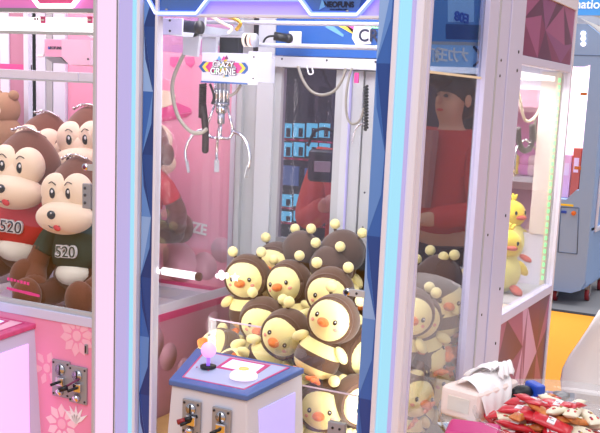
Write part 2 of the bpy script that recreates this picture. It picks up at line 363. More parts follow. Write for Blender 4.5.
# inner liners of the header: board behind and left
b = MB(); b.box((.124, .55, 1.655), (.76, .565, 1.94), 'blue_board'); bd = b.build('header_board', mm, 'blue printed board behind the gantry')
b = MB()
p0 = lambda x, y: at(x, y, Y=.549)
def flat(b, pix, m, Y=.5485, dy=.001):
    pts = [at(x, y, Y=Y) for x, y in pix]; b.prism([(p.x, p.z) for p in pts], 'y', Y-dy, Y, m)
flat(b, [(333, 23), (343, 23), (364, 36), (353, 34)], 'yellow'); flat(b, [(343, 23), (360, 23), (362, 30), (357, 37)], 'hotpink'); flat(b, [(331, 24), (344, 35), (343, 37), (325, 27)], 'blue_light')
flat(b, [(355, 23), (371, 23), (371, 44), (356, 45), (352, 38)], 'txt_white', .5475)
b.build('logo_print', bd)
c = at(367, 36, Y=.545); text('lettering', 'CRAZY', .046, FY(c.x+.048, .545, c.z), 'txt_dark', bd, bold=.001)
c = at(367, 26, Y=.545); text('lettering', 'COLLECT', .017, FY(c.x+.03, .545, c.z), 'led_green', bd, bold=.0008)
b = MB(); b.box((.004, .04, 1.64), (.010, .55, 1.94), 'tint_blue'); b.build('left_header_glass', mm)
b = MB(); b.box((.004, .03, .62), (.007, .56, 1.64), 'glass'); b.build('left_glass', mm)
# rear wall: posts, beam, doors
b = MB()
b.box((.0, .545, .60), (.018, .60, ZT), 'grey_panel'); b.box((.018, .56, .6), (.062, .60, 1.655), 'grey_panel'); b.box((.066, .548, .60), (.122, .60, ZT-.06), 'post_white', .002)
for z in (1.02, 1.30, 1.51): b.cyl((.112, .549, z), (.112, .5515, z), .003, 'screw', seg=10)
b.build('rear_post', mm)
b = MB(); b.box((.122, .565, .60), (.78, .60, 1.10), 'grey_panel')
b.box((.122, .56, 1.10), (.142, .59, 1.62), 'grey_panel'); b.box((.142, .56, 1.10), (.32, .59, 1.122), 'alu_dark'); b.box((.32, .56, 1.10), (.345, .59, 1.62), 'grey_panel'); b.box((.345, .555, 1.0), (.368, .59, 1.62), 'post_white')
b.build('rear_door_frame', mm)
b = MB(); b.box((.368, .55, .98), (.371, .56, 1.62), 'led_lav'); b.build('rear_light_strip', mm)
b = MB(); b.box((.371, .56, .90), (.405, .60, 1.62), 'grey_panel', .002); b.box((.408, .565, .90), (.452, .60, 1.62), 'grey_panel', .002)
for z in (1.1, 1.18, 1.28): b.cyl((.425, .564, z), (.425, .566, z), .003, 'screw', seg=10)
b.build('rear_panel', mm)
b = MB(); b.box((.142, .575, 1.122), (.32, .578, 1.62), 'glass_dark'); b.build('rear_glass', mm, 'dark rear glass pane')
b = MB(); b.box((.46, .575, 1.10), (.735, .580, 1.62), 'shade_sheet'); b.box((.735, .565, .9), (.78, .60, 1.62), 'grey_panel'); b.build('rear_panel', mm, 'dark sheet for the shade behind the right rear pane')  # opaque dark sheet added where the right glass pane looks into shade
b = MB(); b.box((.122, .535, 1.622), (.78, .57, 1.652), 'post_white', .002)
for x in (.155, .30, .45, .6): b.cyl((x, .534, 1.645), (x, .536, 1.645), .003, 'screw', seg=10)
b.build('rear_beam', mm)
# green light strip in the far right corner
b = MB()
for k in range(22): b.box((.772, .545, 1.12+k*.032), (.779, .55, 1.14+k*.032), 'led_green')
b.box((.768, .55, 1.1), (.783, .556, 1.84), 'white_paint'); b.build('corner_light_strip', mm, 'green light strip')
# reflected banner, built as a mirrored glowing panel behind the side header
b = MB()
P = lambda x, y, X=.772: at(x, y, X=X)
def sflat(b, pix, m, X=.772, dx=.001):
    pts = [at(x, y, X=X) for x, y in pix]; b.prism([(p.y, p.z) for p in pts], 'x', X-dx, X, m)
sflat(b, [(422, 44), (486, 46), (486, 68), (421, 66)], 'banner_reflection_pale', .770)
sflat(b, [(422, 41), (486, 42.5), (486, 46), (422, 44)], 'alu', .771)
sflat(b, [(420, -14), (486, -12), (486, 42.5), (421, 41)], 'banner_reflection_blue', .7695); sflat(b, [(448, -14), (474, -13), (474, 22), (448, 22)], 'banner_reflection_pale', .7702); sflat(b, [(446, 24), (482, 25), (482, 40), (446, 39)], 'facet_navy', .7702)
bn = b.build('banner_reflection', mm, 'reflection of a pale blue banner, built as a mirrored panel')
def TX(p, rz=90): return Matrix.Translation(p) @ Matrix.Rotation(R(90), 4, 'Z') @ Matrix.Rotation(R(90), 4, 'X')
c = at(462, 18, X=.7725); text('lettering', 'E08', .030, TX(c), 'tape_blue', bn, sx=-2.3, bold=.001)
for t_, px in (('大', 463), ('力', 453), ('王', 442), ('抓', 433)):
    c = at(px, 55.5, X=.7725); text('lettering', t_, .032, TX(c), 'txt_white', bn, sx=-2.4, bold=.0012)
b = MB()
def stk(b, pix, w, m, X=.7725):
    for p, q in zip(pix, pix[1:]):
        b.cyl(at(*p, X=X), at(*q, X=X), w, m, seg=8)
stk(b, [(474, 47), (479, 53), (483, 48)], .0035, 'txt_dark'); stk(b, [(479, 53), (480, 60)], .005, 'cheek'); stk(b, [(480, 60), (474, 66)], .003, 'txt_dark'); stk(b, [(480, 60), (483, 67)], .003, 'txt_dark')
b.ell(at(483, 47.5, X=.7725), .006, 'cheek'); b.build('banner_reflection_figure', bn)

# gantry
gy = .22
b = MB()
p = at(208, 22, Y=.30); q = at(371, 22, Y=.30); b.cyl((.05, .30, p.z), (.76, .30, p.z+.0), .0055, 'alu', seg=14)
p2 = at(300, 46, Y=.34); b.cyl((.06, .34, p2.z), (.76, .34, p2.z), .006, 'alu', seg=14)
b.box((.745, .05, 1.66), (.765, .54, 1.70), 'white_paint', .002)
gan = b.build('gantry', mm, 'steel rails of the claw carriage')
c0 = at(158, 18, Y=.10); c1 = at(182, 35, Y=.10)
b = MB(); b.box((c0.x, .10, c1.z), (c1.x, .106, c0.z), 'white_paint', .002)
for yy in (20.5, 31): c = at(170, yy, Y=.10); b.cyl((c.x, .0985, c.z), (c.x, .101, c.z), .003, 'screw', seg=10)
b.box((c0.x+.002, .106, c1.z+.002), (c0.x+.01, .54, c0.z-.003), 'alu'); b.build('bracket', gan)
c = at(182, 26, Y=.13); e = at(200, 27.5, Y=.13); b = MB(); b.cyl((c.x, .13, c.z), (e.x, .13, e.z), .0145, 'navy_cloth'); b.cyl((e.x-.008, .13, e.z), (e.x+.004, .13, e.z), .0165, 'black'); b.build('motor', gan, 'black cylindrical motor')
b = MB(); c = at(203, 26, Y=.15)
b.prism([(at(x, y, Y=.16).x, at(x, y, Y=.16).z) for x, y in ((200, 17), (206, 15), (205, 27), (202, 34), (196, 37), (184, 37), (184, 55), (198, 57), (200, 40))], 'y', .155, .165, 'alu'); b.build('mount_plate', gan)
b = MB(); a1 = at(204, 34, Y=.27); a2 = at(243, 56, Y=.27); b.box((a1.x, .262, a2.z), (at(218, 34, Y=.27).x, .272, a1.z), 'grey_panel', .001)
b.box((a1.x, .258, at(210, 36, Y=.27).z-.003), (a2.x, .262, at(210, 36, Y=.27).z+.002), 'alu')
b.box((at(220, 40, Y=.29).x, .285, a2.z), (at(240, 40, Y=.29).x, .31, a1.z), 'black', .006); b.build('carriage_frame', gan)
b = MB()
for k, (mm_, dx) in enumerate((('cream', 0), ('brown_cord', .008), ('cream', .015), ('cheek', .021), ('grey_panel', .027))):
    c = at(245, 40, Y=.3); b.cyl((c.x+dx, .3, c.z), (c.x+dx+.006, .3, c.z), .018-.002*(k % 2), mm_)
b.build('cord_spool', gan)
b = MB(); p = [at(*q, Y=.24) for q in ((211, 16), (224, 24), (232, 28), (228, 33))]; b.tube(p, .004, 'cream'); p = [at(*q, Y=.24) for q in ((222, 14), (240, 22), (236, 30))]; b.tube(p, .005, 'foil_gold'); b.build('wiring', gan)
# motor with plate on the rear beam
b = MB(); c = at(290, 38.5, Y=.5); b.box((c.x-.005, .50, c.z-.022), (c.x+.035, .505, c.z+.02), 'white_paint', .002)
b.cyl((c.x, .498, c.z), (c.x-.035, .47, c.z+.004), .012, 'black'); b.ell((c.x-.002, .495, c.z), (.014, .012, .014), 'black'); p = [at(*q, Y=.47) for q in ((281, 38), (273, 36), (266, 38), (262, 46))]; b.tube(p, .003, 'black'); b.build('motor', gan, 'black motor on a white plate')
# carriage box with the logo
a = at(202, 57, Y=gy); e = at(249, 81.5, Y=gy); zt = at(225, 53, Y=gy).z; zb = at(225, 82, Y=gy).z
cx0, cx1 = a.x, e.x
b = MB(); b.box((cx0, gy, zb), (cx1, gy+.012, zt), 'white_paint', .001); b.box((cx1-.002, gy-.004, zb-.004), (cx1+.024, gy+.004, zt+.006), 'white_paint', .001); b.box((cx0, gy+.012, zb+.004), (cx1, gy+.13, zt-.004), 'white_paint')
b.box((cx0-.001, gy-.002, zb-.004), (cx1+.02, gy+.002, zb), 'blue_board'); b.box((cx1+.024, gy, zt-.01), (cx1+.06, gy+.01, zt+.004), 'white_paint', .001)
for z in (zb+.012, zt-.008): b.cyl((cx1+.015, gy-.006, z), (cx1+.015, gy-.003, z), .002, 'screw', seg=8)
cb = b.build('carriage_box', mm, 'white claw carriage box with a colourful logo')
b = MB(); cz = (zb+zt)/2; cx = (cx0+cx1)/2-.004; yy = gy
def chev(b, x, d, w, h, m, y):
    b.prism([(x, cz+h), (x+d*w, cz), (x, cz-h), (x+d*.011, cz-h), (x+d*(w+.011), cz), (x+d*.011, cz+h)], 'y', y-.001, y, m)
for d in (-1, 1):
    chev(b, cx+d*.026, d, .012, .013, 'hotpink', yy-.0002); chev(b, cx+d*.036, d, .012, .013, 'hotpink' if d > 0 else 'magenta', yy-.0004); chev(b, cx+d*.045, d, .012, .012, 'yellow', yy-.0006); chev(b, cx+d*.053, d, .014, .014, 'blue_board', yy-.0008)
rr = random.Random(4)
for k in range(22):
    an = rr.random()*6.28; ra = .006+.02*rr.random(); x = cx+ra*1.1*math.cos(an); z = cz+ra*math.sin(an)
    b.prism([(x-.006, z-.004), (x+.007, z-.002), (x+.001, z+.007)], 'y', yy-.0016-.0001*k, yy, rr.choice(['hotpink', 'blue_light', 'yellow', 'blue_board', 'led_green', 'purple_dot']))
b.build('logo_print', cb)
text('lettering', 'CRAZY', .020, FY(cx, gy-.0044, cz+.007), 'txt_dark', cb, bold=.0016); text('lettering', 'CRAZY', .020, FY(cx, gy-.0052, cz+.007), 'txt_white', cb, bold=.0004)
text('lettering', 'CRANE', .024, FY(cx, gy-.0044, cz-.011), 'txt_dark', cb, bold=.0018); text('lettering', 'CRANE', .024, FY(cx, gy-.0052, cz-.011), 'txt_white', cb, bold=.0005)
# claw
CY = .27
W = lambda x, y, Y=CY: at(x, y, Y=Y)
b = MB(); c = W(222, 84); e = W(222, 104); b.cyl((c.x, CY, c.z+.01), (c.x, CY, e.z), .019, 'steel', seg=24)
for k in range(10): 
    an = k*PI/5; b.cyl((c.x+.018*math.cos(an), CY+.018*math.sin(an), c.z+.01), (c.x+.018*math.cos(an), CY+.018*math.sin(an), e.z+.002), .0035, 'chrome', seg=8)
f1 = W(222, 113); b.cyl((c.x, CY, e.z), (c.x, CY, f1.z), .0145, 'chrome', seg=24); f2 = W(222, 124); b.cyl((c.x, CY, f1.z+.002), (c.x, CY, f2.z), .010, 'steel', seg=20); f3 = W(222, 138); b.cyl((c.x, CY, f2.z), (c.x, CY, f3.z), .0035, 'chrome')
b.cyl((c.x, CY, f3.z+.004), (c.x, CY, f3.z-.004), .011, 'chrome'); b.cyl((c.x, CY, e.z+.003), (c.x, CY, e.z-.003), .022, 'steel')
cl = b.build('claw_motor', mm, 'steel claw cylinder')
cx_, kz = c.x, f3.z
for ang in (-172, -8, 128):
    ca, sa = math.cos(R(ang)), math.sin(R(ang))
    Q = lambda r, z: (cx_+r*ca, CY+r*sa, z)
    z1 = e.z-.004; zk = W(240, 132).z
    b = MB(); b.tube([Q(.02, z1), Q(.044, zk+.002)], .0035, 'chrome', sub=1); b.tube([Q(.008, kz), Q(.030, kz+.001), Q(.046, zk)], .004, 'chrome', sub=2)
    b.tube([Q(.042, zk+.001), Q(.072, zk-.008), Q(.094, zk-.032), Q(.104, zk-.064), Q(.1, zk-.092)], [.005]*6+[.004]*20, 'chrome')
    b.box((-.007, -.0015, -.022), (.007, .0015, .012), 'alu', .001, Matrix.Translation(Q(.097, zk-.098)) @ Matrix.Rotation(R(ang+90), 4, 'Z') @ Matrix.Rotation(R(12), 4, 'X'))
    b.ell(Q(.044, zk), .006, 'steel', 12, 8); b.build('claw_arm', cl)
b = MB(); c = W(205, 84); e = W(207, 150); n = 60
b.tube([(c.x+.009*math.cos(k*1.57)*1, .26+.009*math.sin(k*1.57), c.z+(at(206, 118, Y=.26).z-c.z)*k/n) for k in range(n+1)], .0032, 'brown_cord', seg=6, sub=2)
b.tube([(c.x+.002, .26, at(206, 105, Y=.26).z), (e.x-.0, .26, at(206, 130, Y=.26).z), (e.x+.001, .26, e.z)], .0095, 'brown_cord', seg=12); b.ell((e.x+.001, .26, e.z), .0095, 'brown_cord', 12, 8); b.build('coiled_cord', mm, 'dark brown coiled cord')
b = MB(); b.tube([at(*q, Y=.18) for q in ((186, 50), (180, 62), (173, 80), (173, 98), (179, 118), (190, 131), (200, 133), (207, 129))], .0052, 'grey_cable'); b.build('cable', mm)
b = MB(); b.tube([at(*q, Y=.24) for q in ((241, 85), (236, 92), (230, 96))], .004, 'grey_cable'); b.build('cable', mm); b = MB(); b.tube([at(*q, Y=.24) for q in ((210, 84), (214, 96), (212, 104))], .0035, 'black'); b.build('cable', mm)
b = MB(); b.tube([at(*q, Y=.50) for q in ((298, 66), (303, 80), (311, 91), (322, 95), (334, 91), (342, 80), (346, 68))], .0042, 'grey_cable'); b.build('cable', mm)
b = MB(); b.tube([at(*q, Y=.50) for q in ((352, 68), (348, 82), (346, 100), (347, 116), (352, 124), (360, 120), (364, 108))], .0036, 'grey_cable'); b.build('cable', mm); b = MB()
b.tube([at(*q, Y=.46) for q in ((365, 123), (358, 126), (354, 134), (352, 144))], .0022, 'chrome'); b.build('cable', mm); b = MB(); b.tube([at(*q, Y=.48) for q in ((307, 66), (309, 74), (313, 73), (312, 68))], .002, 'txt_white'); b.build('cable', mm)
b = MB(); c = at(367, 88, Y=.45)
b.tube([(at(366+1.5*math.cos(k*1.57), 86+.8*k, Y=.45+.008*math.sin(k*1.57))) for k in range(56)], .0036, 'rubber', seg=6, sub=1); b.build('coiled_cord', mm, 'black coiled cord')
b = MB(); c = at(357, 78, Y=.52); b.box((c.x-.006, .515, c.z-.014), (c.x+.006, .52, c.z+.014), 'hotpink'); b.build('tag', mm)
# prize chute: clear acrylic walls
b = MB(); zc = at(232, 322, Y=.14).z
b.box((.19, .14, .64), (.46, .144, zc), 'acrylic'); b.box((.456, .02, .64), (.46, .14, zc), 'acrylic'); b.box((.19, .139, zc-.003), (.46, .145, zc), 'window_haze'); b.cyl((.19, .142, .64), (.19, .142, zc+.005), .006, 'bowl_clear'); b.build('prize_chute', mm, 'clear acrylic prize chute')
# lamp reflections in the front glass, built as glowing star and cloud shapes
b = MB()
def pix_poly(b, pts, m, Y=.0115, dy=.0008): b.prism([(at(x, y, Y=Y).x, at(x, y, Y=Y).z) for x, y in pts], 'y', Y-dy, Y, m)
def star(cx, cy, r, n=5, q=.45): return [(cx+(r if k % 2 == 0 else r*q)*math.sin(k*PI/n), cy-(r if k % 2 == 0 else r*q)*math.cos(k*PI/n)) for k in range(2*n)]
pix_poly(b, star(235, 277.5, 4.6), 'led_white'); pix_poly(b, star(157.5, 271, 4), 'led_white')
b.build('star_reflection', mm)
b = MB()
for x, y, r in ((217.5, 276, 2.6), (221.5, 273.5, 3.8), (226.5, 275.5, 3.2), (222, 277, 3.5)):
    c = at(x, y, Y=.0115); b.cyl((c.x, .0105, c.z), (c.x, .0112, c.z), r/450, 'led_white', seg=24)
b.build('cloud_reflection', mm)

# console
def console(xc, par, body, rim, top, glow, label):
    w0, w1, yb, yf, zb_, zf = .147, .100, .0, -.175, .914, .884
    fl = .07   # flare downwards
    def ring(dz):   # dz below the top
        return [(xc-w0-fl*dz, yb, zb_-dz), (xc+w0+fl*dz, yb, zb_-dz), (xc+w1+fl*dz, yf-.25*fl*dz, zf-dz), (xc-w1-fl*dz, yf-.25*fl*dz, zf-dz)]
    b = MB(); t0 = ring(.014); t1 = ring(.62)
    b.add(t0+t1, [(3, 2, 1, 0), (4, 5, 6, 7), (0, 1, 5, 4), (1, 2, 6, 5), (2, 3, 7, 6), (3, 0, 4, 7)], body)
    cs = b.build('control_console', par, label)
    bv = cs.modifiers.new('b', 'BEVEL'); bv.width = .004; bv.segments = 3
    def top_pt(u, v, h=0):  # u 0..1 left to right, v 0..1 back to front
        w = w0+(w1-w0)*v; return Vector((xc-w+2*w*u, yb+(yf-yb)*v-.004, zb_+(zf-zb_)*v+h+.0035))
    b = MB(); e = .006
    r0 = [(x+(-e if i in (0, 3) else e), y-(0 if i < 2 else e), z) for i, (x, y, z) in enumerate(ring(0))]; r1 = [(x, y, z-.014) for x, y, z in r0]
    b.add(r0+r1, [(3, 2, 1, 0), (4, 5, 6, 7), (0, 1, 5, 4), (1, 2, 6, 5), (2, 3, 7, 6), (3, 0, 4, 7)], rim)
    tp = b.build('console_top', cs); bv = tp.modifiers.new('b', 'BEVEL'); bv.width = .003; bv.segments = 2
    def quad(b, uv, h, m): b.add([top_pt(u, v, h) for u, v in uv]+[top_pt(u, v, h-.004) for u, v in uv], [(0, 1, 2, 3), (7, 6, 5, 4), (0, 4, 5, 1), (1, 5, 6, 2), (2, 6, 7, 3), (3, 7, 4, 0)], m)
    b = MB(); quad(b, [(.08, .06), (.92, .06), (.9, .88), (.1, .88)], -.0028, 'print_red'); quad(b, [(.1, .08), (.9, .08), (.88, .86), (.12, .86)], -.0024, top)
    quad(b, [(.36, .10), (.76, .10), (.78, .46), (.34, .46)], -.0018, 'print_red'); quad(b, [(.40, .15), (.72, .15), (.74, .41), (.38, .41)], -.0012, 'display')
    b.build('printed_overlay', tp)
    j = top_pt(.27, .50); b = MB(); b.cyl(j-Vector((0, 0, .002)), j+Vector((0, 0, .003)), .019, 'black', seg=28); b.cyl(j, j+Vector((0, 0, .026)), .0045, 'joy_shaft'); b.ell(j+Vector((0, 0, .041)), (.0185, .0185, .019), 'joy_ball', 24, 16)
    for k in range(4): 
        a_ = k*PI/2+.6; q = j+Vector((.027*math.cos(a_), .027*math.sin(a_), -.002)); b.cyl(q, q+Vector((0, 0, .002)), .0025, 'print_red', seg=3)
    b.build('joystick', cs, 'pink ball joystick on a black disc')
    j = top_pt(.72, .60); b = MB(); b.lathe([(.033, 0), (.033, .006), (.028, .012), (.016, .016), (.015, .0185), (.008, .021), (0, .0215)], 'btn_white', j); b.cyl(j+Vector((0, 0, .0165)), j+Vector((0, 0, .0225)), .012, 'btn_orange', seg=24); b.build('push_button', cs, 'white dome button with an orange centre')
    # glowing trapezoid panels on both sides
    for sgn in (-1, 1):
        def sp(u, d, o):  # u 0 back..1 front, d depth down
            w = w0+(w1-w0)*u+fl*d; z = zb_+(zf-zb_)*u-d; return (xc+sgn*(w+o), yb+(yf-yb)*u-.25*fl*d*u, z)
        b = MB(); q = [(.16, .05), (.80, .05), (.74, .50), (.28, .50)]
        b.add([sp(u, d, .003) for u, d in q]+[sp(u, d, -.002) for u, d in q], [(0, 1, 2, 3), (7, 6, 5, 4), (0, 4, 5, 1), (1, 5, 6, 2), (2, 6, 7, 3), (3, 7, 4, 0)], glow)
        b.build('glow_panel', cs, 'glowing side panel')
    return cs
cs = console(.397, mm, 'console_body', 'console_rim', 'console_print', 'glow_panel', 'white control console')
def coin_plate(c, par, s_=1.0, lever=True):
    # c: top centre on the surface, faces -Y
    b = MB(); w, h = .031*s_, .105*s_
    b.box((c.x-w, c.y-.006, c.z-h), (c.x+w, c.y, c.z), 'coin_plate', .0025)
    for dx in (-1, 1):
        for z in (c.z-.008, c.z-h+.008): b.cyl((c.x+dx*(w-.006), c.y-.0075, z), (c.x+dx*(w-.006), c.y-.005, z), .003, 'screw', seg=10)
    p = b.build('coin_slot_plate', par, 'brushed metal coin slot plate')
    b = MB(); cc = Vector((c.x, c.y-.006, c.z-.026*s_)); b.cyl(cc, cc+Vector((0, -.004, 0)), .016*s_, 'steel', seg=26); b.box((cc.x-.0022, cc.y-.0052, cc.z-.014*s_), (cc.x+.0022, cc.y-.003, cc.z+.014*s_), 'black'); b.build('coin_slot', p)
    b = MB(); cc = Vector((c.x+.004, c.y-.006, c.z-.058*s_)); b.box((cc.x-.013, cc.y-.01, cc.z-.012), (cc.x+.012, cc.y, cc.z+.012), 'chrome', .003)
    b.cyl(cc+Vector((0, -.008, 0)), cc+Vector((-.012, -.03, -.006)), .004, 'black'); b.build('return_button', p)
    b = MB(); cc = Vector((c.x, c.y-.006, c.z-h+.018*s_)); b.cyl(cc, cc+Vector((0, -.012, -.004)), .012*s_, 'chrome', r2=.009*s_, seg=20); b.build('return_cup', p)
    return p
# main coin plates on the console front (y about -.18)
for px, in ((192,), (222,)):
    c = at(px, 400 if px < 200 else 408, Y=-.181); c.y = -.178; coin_plate(c, cs, .80)
b = MB(); c = at(182, 421, Y=-.2); c.y = -.2; b.cyl((c.x+.03, -.182, c.z+.012), (c.x+.004, -.20, c.z+.002), .004, 'black'); b.cyl((c.x+.008, -.198, c.z+.003), (c.x-.008, -.206, c.z-.003), .0065, 'caster_red'); b.cyl((c.x+.02, -.19, c.z+.008), (c.x+.008, -.2, c.z+.004), .006, 'black'); b.build('red_plug', cs, 'red tipped black plug')

# ================================================================== LEFT PINK MACHINE
lm = root('claw_machine', 'pink claw machine holding brown monkey plush toys, left of the blue one', 'claw machine', (-.41, .3, 0), G, world=True)
LX = -.81
b = MB(); b.box((LX, .0, .04), (-.01, .6, .875), 'cab_shell'); b.box((LX+.03, .03, 0), (-.04, .57, .05), 'black'); b.build('cabinet_base', lm)
pillar(LX, False, 'led_pink', par=lm, trim='lav_paint'); pillar(-.004, True, 'led_pink', par=lm, trim='alu', ow=.002, iw=.062, tw=.010)
b = MB(); b.box((LX+.07, -.006, .0), (-.079, .0, .918), 'pink_panel'); fp = b.build('front_panel', lm, 'pink panel printed with pale flowers')
def decal_flower(c, r, n, m, par=fp, y=-.0068, inner=.35, mid=None):
    b = MB()
    for k in range(n):
        a = 2*PI*k/n+.2; w = r*.22
        dx, dz = math.cos(a), math.sin(a); nx, nz = -dz, dx
        pts = [(c.x+dx*r*inner-nx*w*.3, c.z+dz*r*inner-nz*w*.3), (c.x+dx*r*.7-nx*w, c.z+dz*r*.7-nz*w), (c.x+dx*r, c.z+dz*r), (c.x+dx*r*.7+nx*w, c.z+dz*r*.7+nz*w), (c.x+dx*r*inner+nx*w*.3, c.z+dz*r*inner+nz*w*.3)]
        b.prism(pts, 'y', y, y+.001, m)
    if mid: b.prism([(c.x+r*inner*.7*math.cos(2*PI*k/24), c.z+r*inner*.7*math.sin(2*PI*k/24)) for k in range(24)], 'y', y-.0002, y+.001, mid)
    b.build('flower_print', par)
decal_flower(at(77, 336, Y=-.006), .058, 10, 'pink_light', mid='hotpink' and 'pink_light'); decal_flower(at(47, 368, Y=-.006), .05, 6, 'pink_light', mid='pink_light'); decal_flower(at(62, 424, Y=-.006), .058, 9, 'pink_pale', mid='pink_light'); decal_flower(at(20, 330, Y=-.006), .03, 7, 'pink_light')
c = at(76, 417, Y=-.007); b = MB()
for a in (-50, -25, 0, 25, 50): 
    dx, dz = math.sin(R(a)), math.cos(R(a)); b.prism([(c.x, c.z-.02), (c.x+dx*.02-dz*.006, c.z-.02+dz*.025+dx*.006), (c.x+dx*.052, c.z-.02+dz*.052), (c.x+dx*.02+dz*.006, c.z-.02+dz*.025-dx*.006)], 'y', -.0082, -.006, 'txt_white')
b.build('leaf_print', fp, 'white leaf print')
b = MB(); b.box((LX+.06, -.010, .918), (-.07, .01, .944), 'lav_paint', .002); b.box((LX+.06, -.004, .944), (-.07, .012, .955), 'alu', .001); b.build('window_rail', lm)
b = MB(); b.box((-.079, -.008, .918), (-.0725, .01, 1.735), 'alu'); b.box((LX+.073, -.008, .918), (LX+.08, .01, 1.735), 'alu'); b.build('window_frame', lm)
b = MB(); b.box((LX+.08, .004, .945), (-.079, .007, 1.725), 'glass'); b.build('front_glass', lm)
b = MB(); b.box((LX+.07, -.004, 1.722), (-.072, .03, 1.732), 'alu_dark'); b.box((LX+.07, 0, 1.732), (-.07, .03, ZT), 'hdr_pink'); lh = b.build('header', lm, 'pink header')
hx = [(at(x, y, Y=-.004).x, at(x, y, Y=-.004).z) for x, y in ((29, -8), (39.5, 6), (73, 6), (84, -8))]
b = MB(); b.prism([(hx[0][0]-.02, 1.86), hx[0], hx[1], hx[2], hx[3], (hx[3][0]+.02, 1.86)], 'y', -.006, .0, 'hdr_rose'); b.build('header_panel', lh)
b = MB()
for p, q in zip(hx, hx[1:]): b.cyl((p[0], -.006, p[1]), (q[0], -.006, q[1]), .006, 'led_white', seg=10)
b.build('header_light_tube', lh)
b = MB(); b.box((LX+.08, .0, 1.775), (hx[0][0]-.012, -.002, 1.79), 'purple_dot'); b.build('header_stripe', lh)
# interior
b = MB(); b.box((LX+.08, .03, 1.675), (-.02, .05, 1.712), 'lamp'); b.box((LX+.08, .02, 1.668), (-.02, .026, 1.676), 'grey_panel'); b.build('lamp_bar', lm)
b = MB()
for x, y in ((35, 19), (37.5, 19)): c = at(x, y, Y=.028); b.box((c.x-.002, .027, c.z-.003), (c.x+.002, .0295, c.z+.003), 'purple_dot')
for x, y in ((43, 20), (90, 20)): c = at(x, y, Y=.028); b.box((c.x-.008, .027, c.z-.008), (c.x+.008, .0295, c.z+.009), 'hotpink'); b.box((c.x-.005, .0262, c.z-.002), (c.x+.005, .0296, c.z+.002), 'txt_white')
b.build('lamp_sticker', lm)
b = MB(); z_ = at(60, 76, Y=.12).z; b.box((LX+.03, .12, z_-.012), (at(78, 76, Y=.12).x, .15, z_+.012), 'white_paint', .002); b.box((at(79, 76, Y=.12).x, .118, z_-.012), (-.03, .15, z_+.012), 'white_paint', .002)
b.box((LX+.03, .118, z_-.016), (-.03, .122, z_-.012), 'alu'); b.build('gantry_beam', lm, 'white beam across the window')
# carriage box
f0, f1 = at(45, 39, Y=.20), at(62, 57, Y=.20); f2 = at(91, 65, Y=.32)
b = MB(); w = f1.x-f0.x
b.box((f0.x, .20, f1.z), (f1.x, .30, f0.z), 'pink_light', .001); b.build('carriage_box', lm, 'pale pink claw carriage box')
cbx = [o for o in lm.children if o.name.startswith('carriage_box')][0]
b = MB(); b.prism([(at(x, y, Y=.199).x, at(x, y, Y=.199).z) for x, y in ((62, 39), (91, 40), (91, 65), (70, 65), (62, 57))], 'y', .197, .30, 'pink_pale')
c = at(88, 59, Y=.196); b.cyl((c.x, .195, c.z), (c.x, .198, c.z), .003, 'screw', seg=8); b.build('side_plate', cbx)
b = MB(); b.prism([(at(x, y, Y=.21).x, at(x, y, Y=.21).z) for x, y in ((46, 57.5), (61, 57), (69, 64), (54, 63))], 'y', .205, .28, 'alu_dark'); b.build('under_plate', cbx)
c = at(54, 48, Y=.199); text('lettering', 'NEOFUNS', .011, FY(c.x+.003, .1985, c.z), 'txt_dark', cbx, bold=.0002); b = MB(); c = at(49.3, 48.2, Y=.199); b.cyl((c.x, .1975, c.z), (c.x, .1995, c.z), .003, 'tape_blue', seg=12); b.build('logo_mark', cbx)
b = MB(); b.tube([at(*q, Y=.16) for q in ((82, 30), (88, 35), (93, 37), (94, 31), (89, 30))], .003, 'txt_white'); b.build('cable', lm); b = MB(); b.tube([at(*q, Y=.22) for q in ((44, 29), (45, 40), (44, 55), (38, 56))], .0035, 'txt_white'); b.build('cable', lm)
b = MB(); b.box((at(65.5, 50, Y=.59).x, .58, .93), (at(68, 50, Y=.59).x, .583, 1.66), 'magenta'); b.build('rear_stripe', lm)
# rear wall
xl = at(67, 120, Y=.58).x
b = MB(); b.box((xl, .585, .926), (-.012, .60, 1.95), 'rear_pink'); rp = b.build('rear_panel', lm, 'pink printed rear panel')
b = MB(); xr = at(240, 200, Y=.58).x
b.box((-.018, .575, .926), (-.006, .584, 1.95), 'magenta'); b.box((xl, .57, .926), (-.012, .584, .936), 'magenta'); b.build('panel_edge', rp, 'magenta edge strip')
b = MB(); b.box((-.035, .572, .93), (-.019, .584, 1.95), 'white_paint'); b.box((LX+.03, .53, .872), (-.012, .60, .926), 'white_paint'); b.build('rear_rail', lm, 'white ledge of the rear wall')
b = MB(); 
for x0_, x1_, m_ in ((LX, LX+.04, 'white_paint'), (LX+.045, LX+.07, 'grey_panel'), (LX+.075, xl-.004, 'white_paint')): b.box((x0_, .575, .92), (x1_, .60, 1.95), m_)
b.build('rear_post', lm)
RPY = .584
def rpoly(b, pts, m, dy=.001): b.prism([(at(x, y, Y=RPY).x, at(x, y, Y=RPY).z) for x, y in pts], 'y', RPY-dy, RPY+.001, m)
b = MB(); rpoly(b, [(170, 57), (179, 57), (178, 63), (174, 68), (170, 65)], 'pink_light' and 'hotpink'); rpoly(b, [(184, 57), (194, 57), (195, 63), (191, 68), (186, 64)], 'hotpink')
rpoly(b, [(158, 105), (166, 100), (178, 103), (190, 108), (192, 112), (178, 114), (168, 118), (158, 117)], 'hotpink', .001); rpoly(b, [(158, 94), (163, 90), (172, 92), (176, 96), (172, 105), (162, 108), (158, 106)], 'cream', .002)
rpoly(b, [(158, 119), (168, 118), (180, 114), (192, 113), (186, 117), (172, 120), (160, 122)], 'magenta', .0015)
b.build('picture_print', rp)
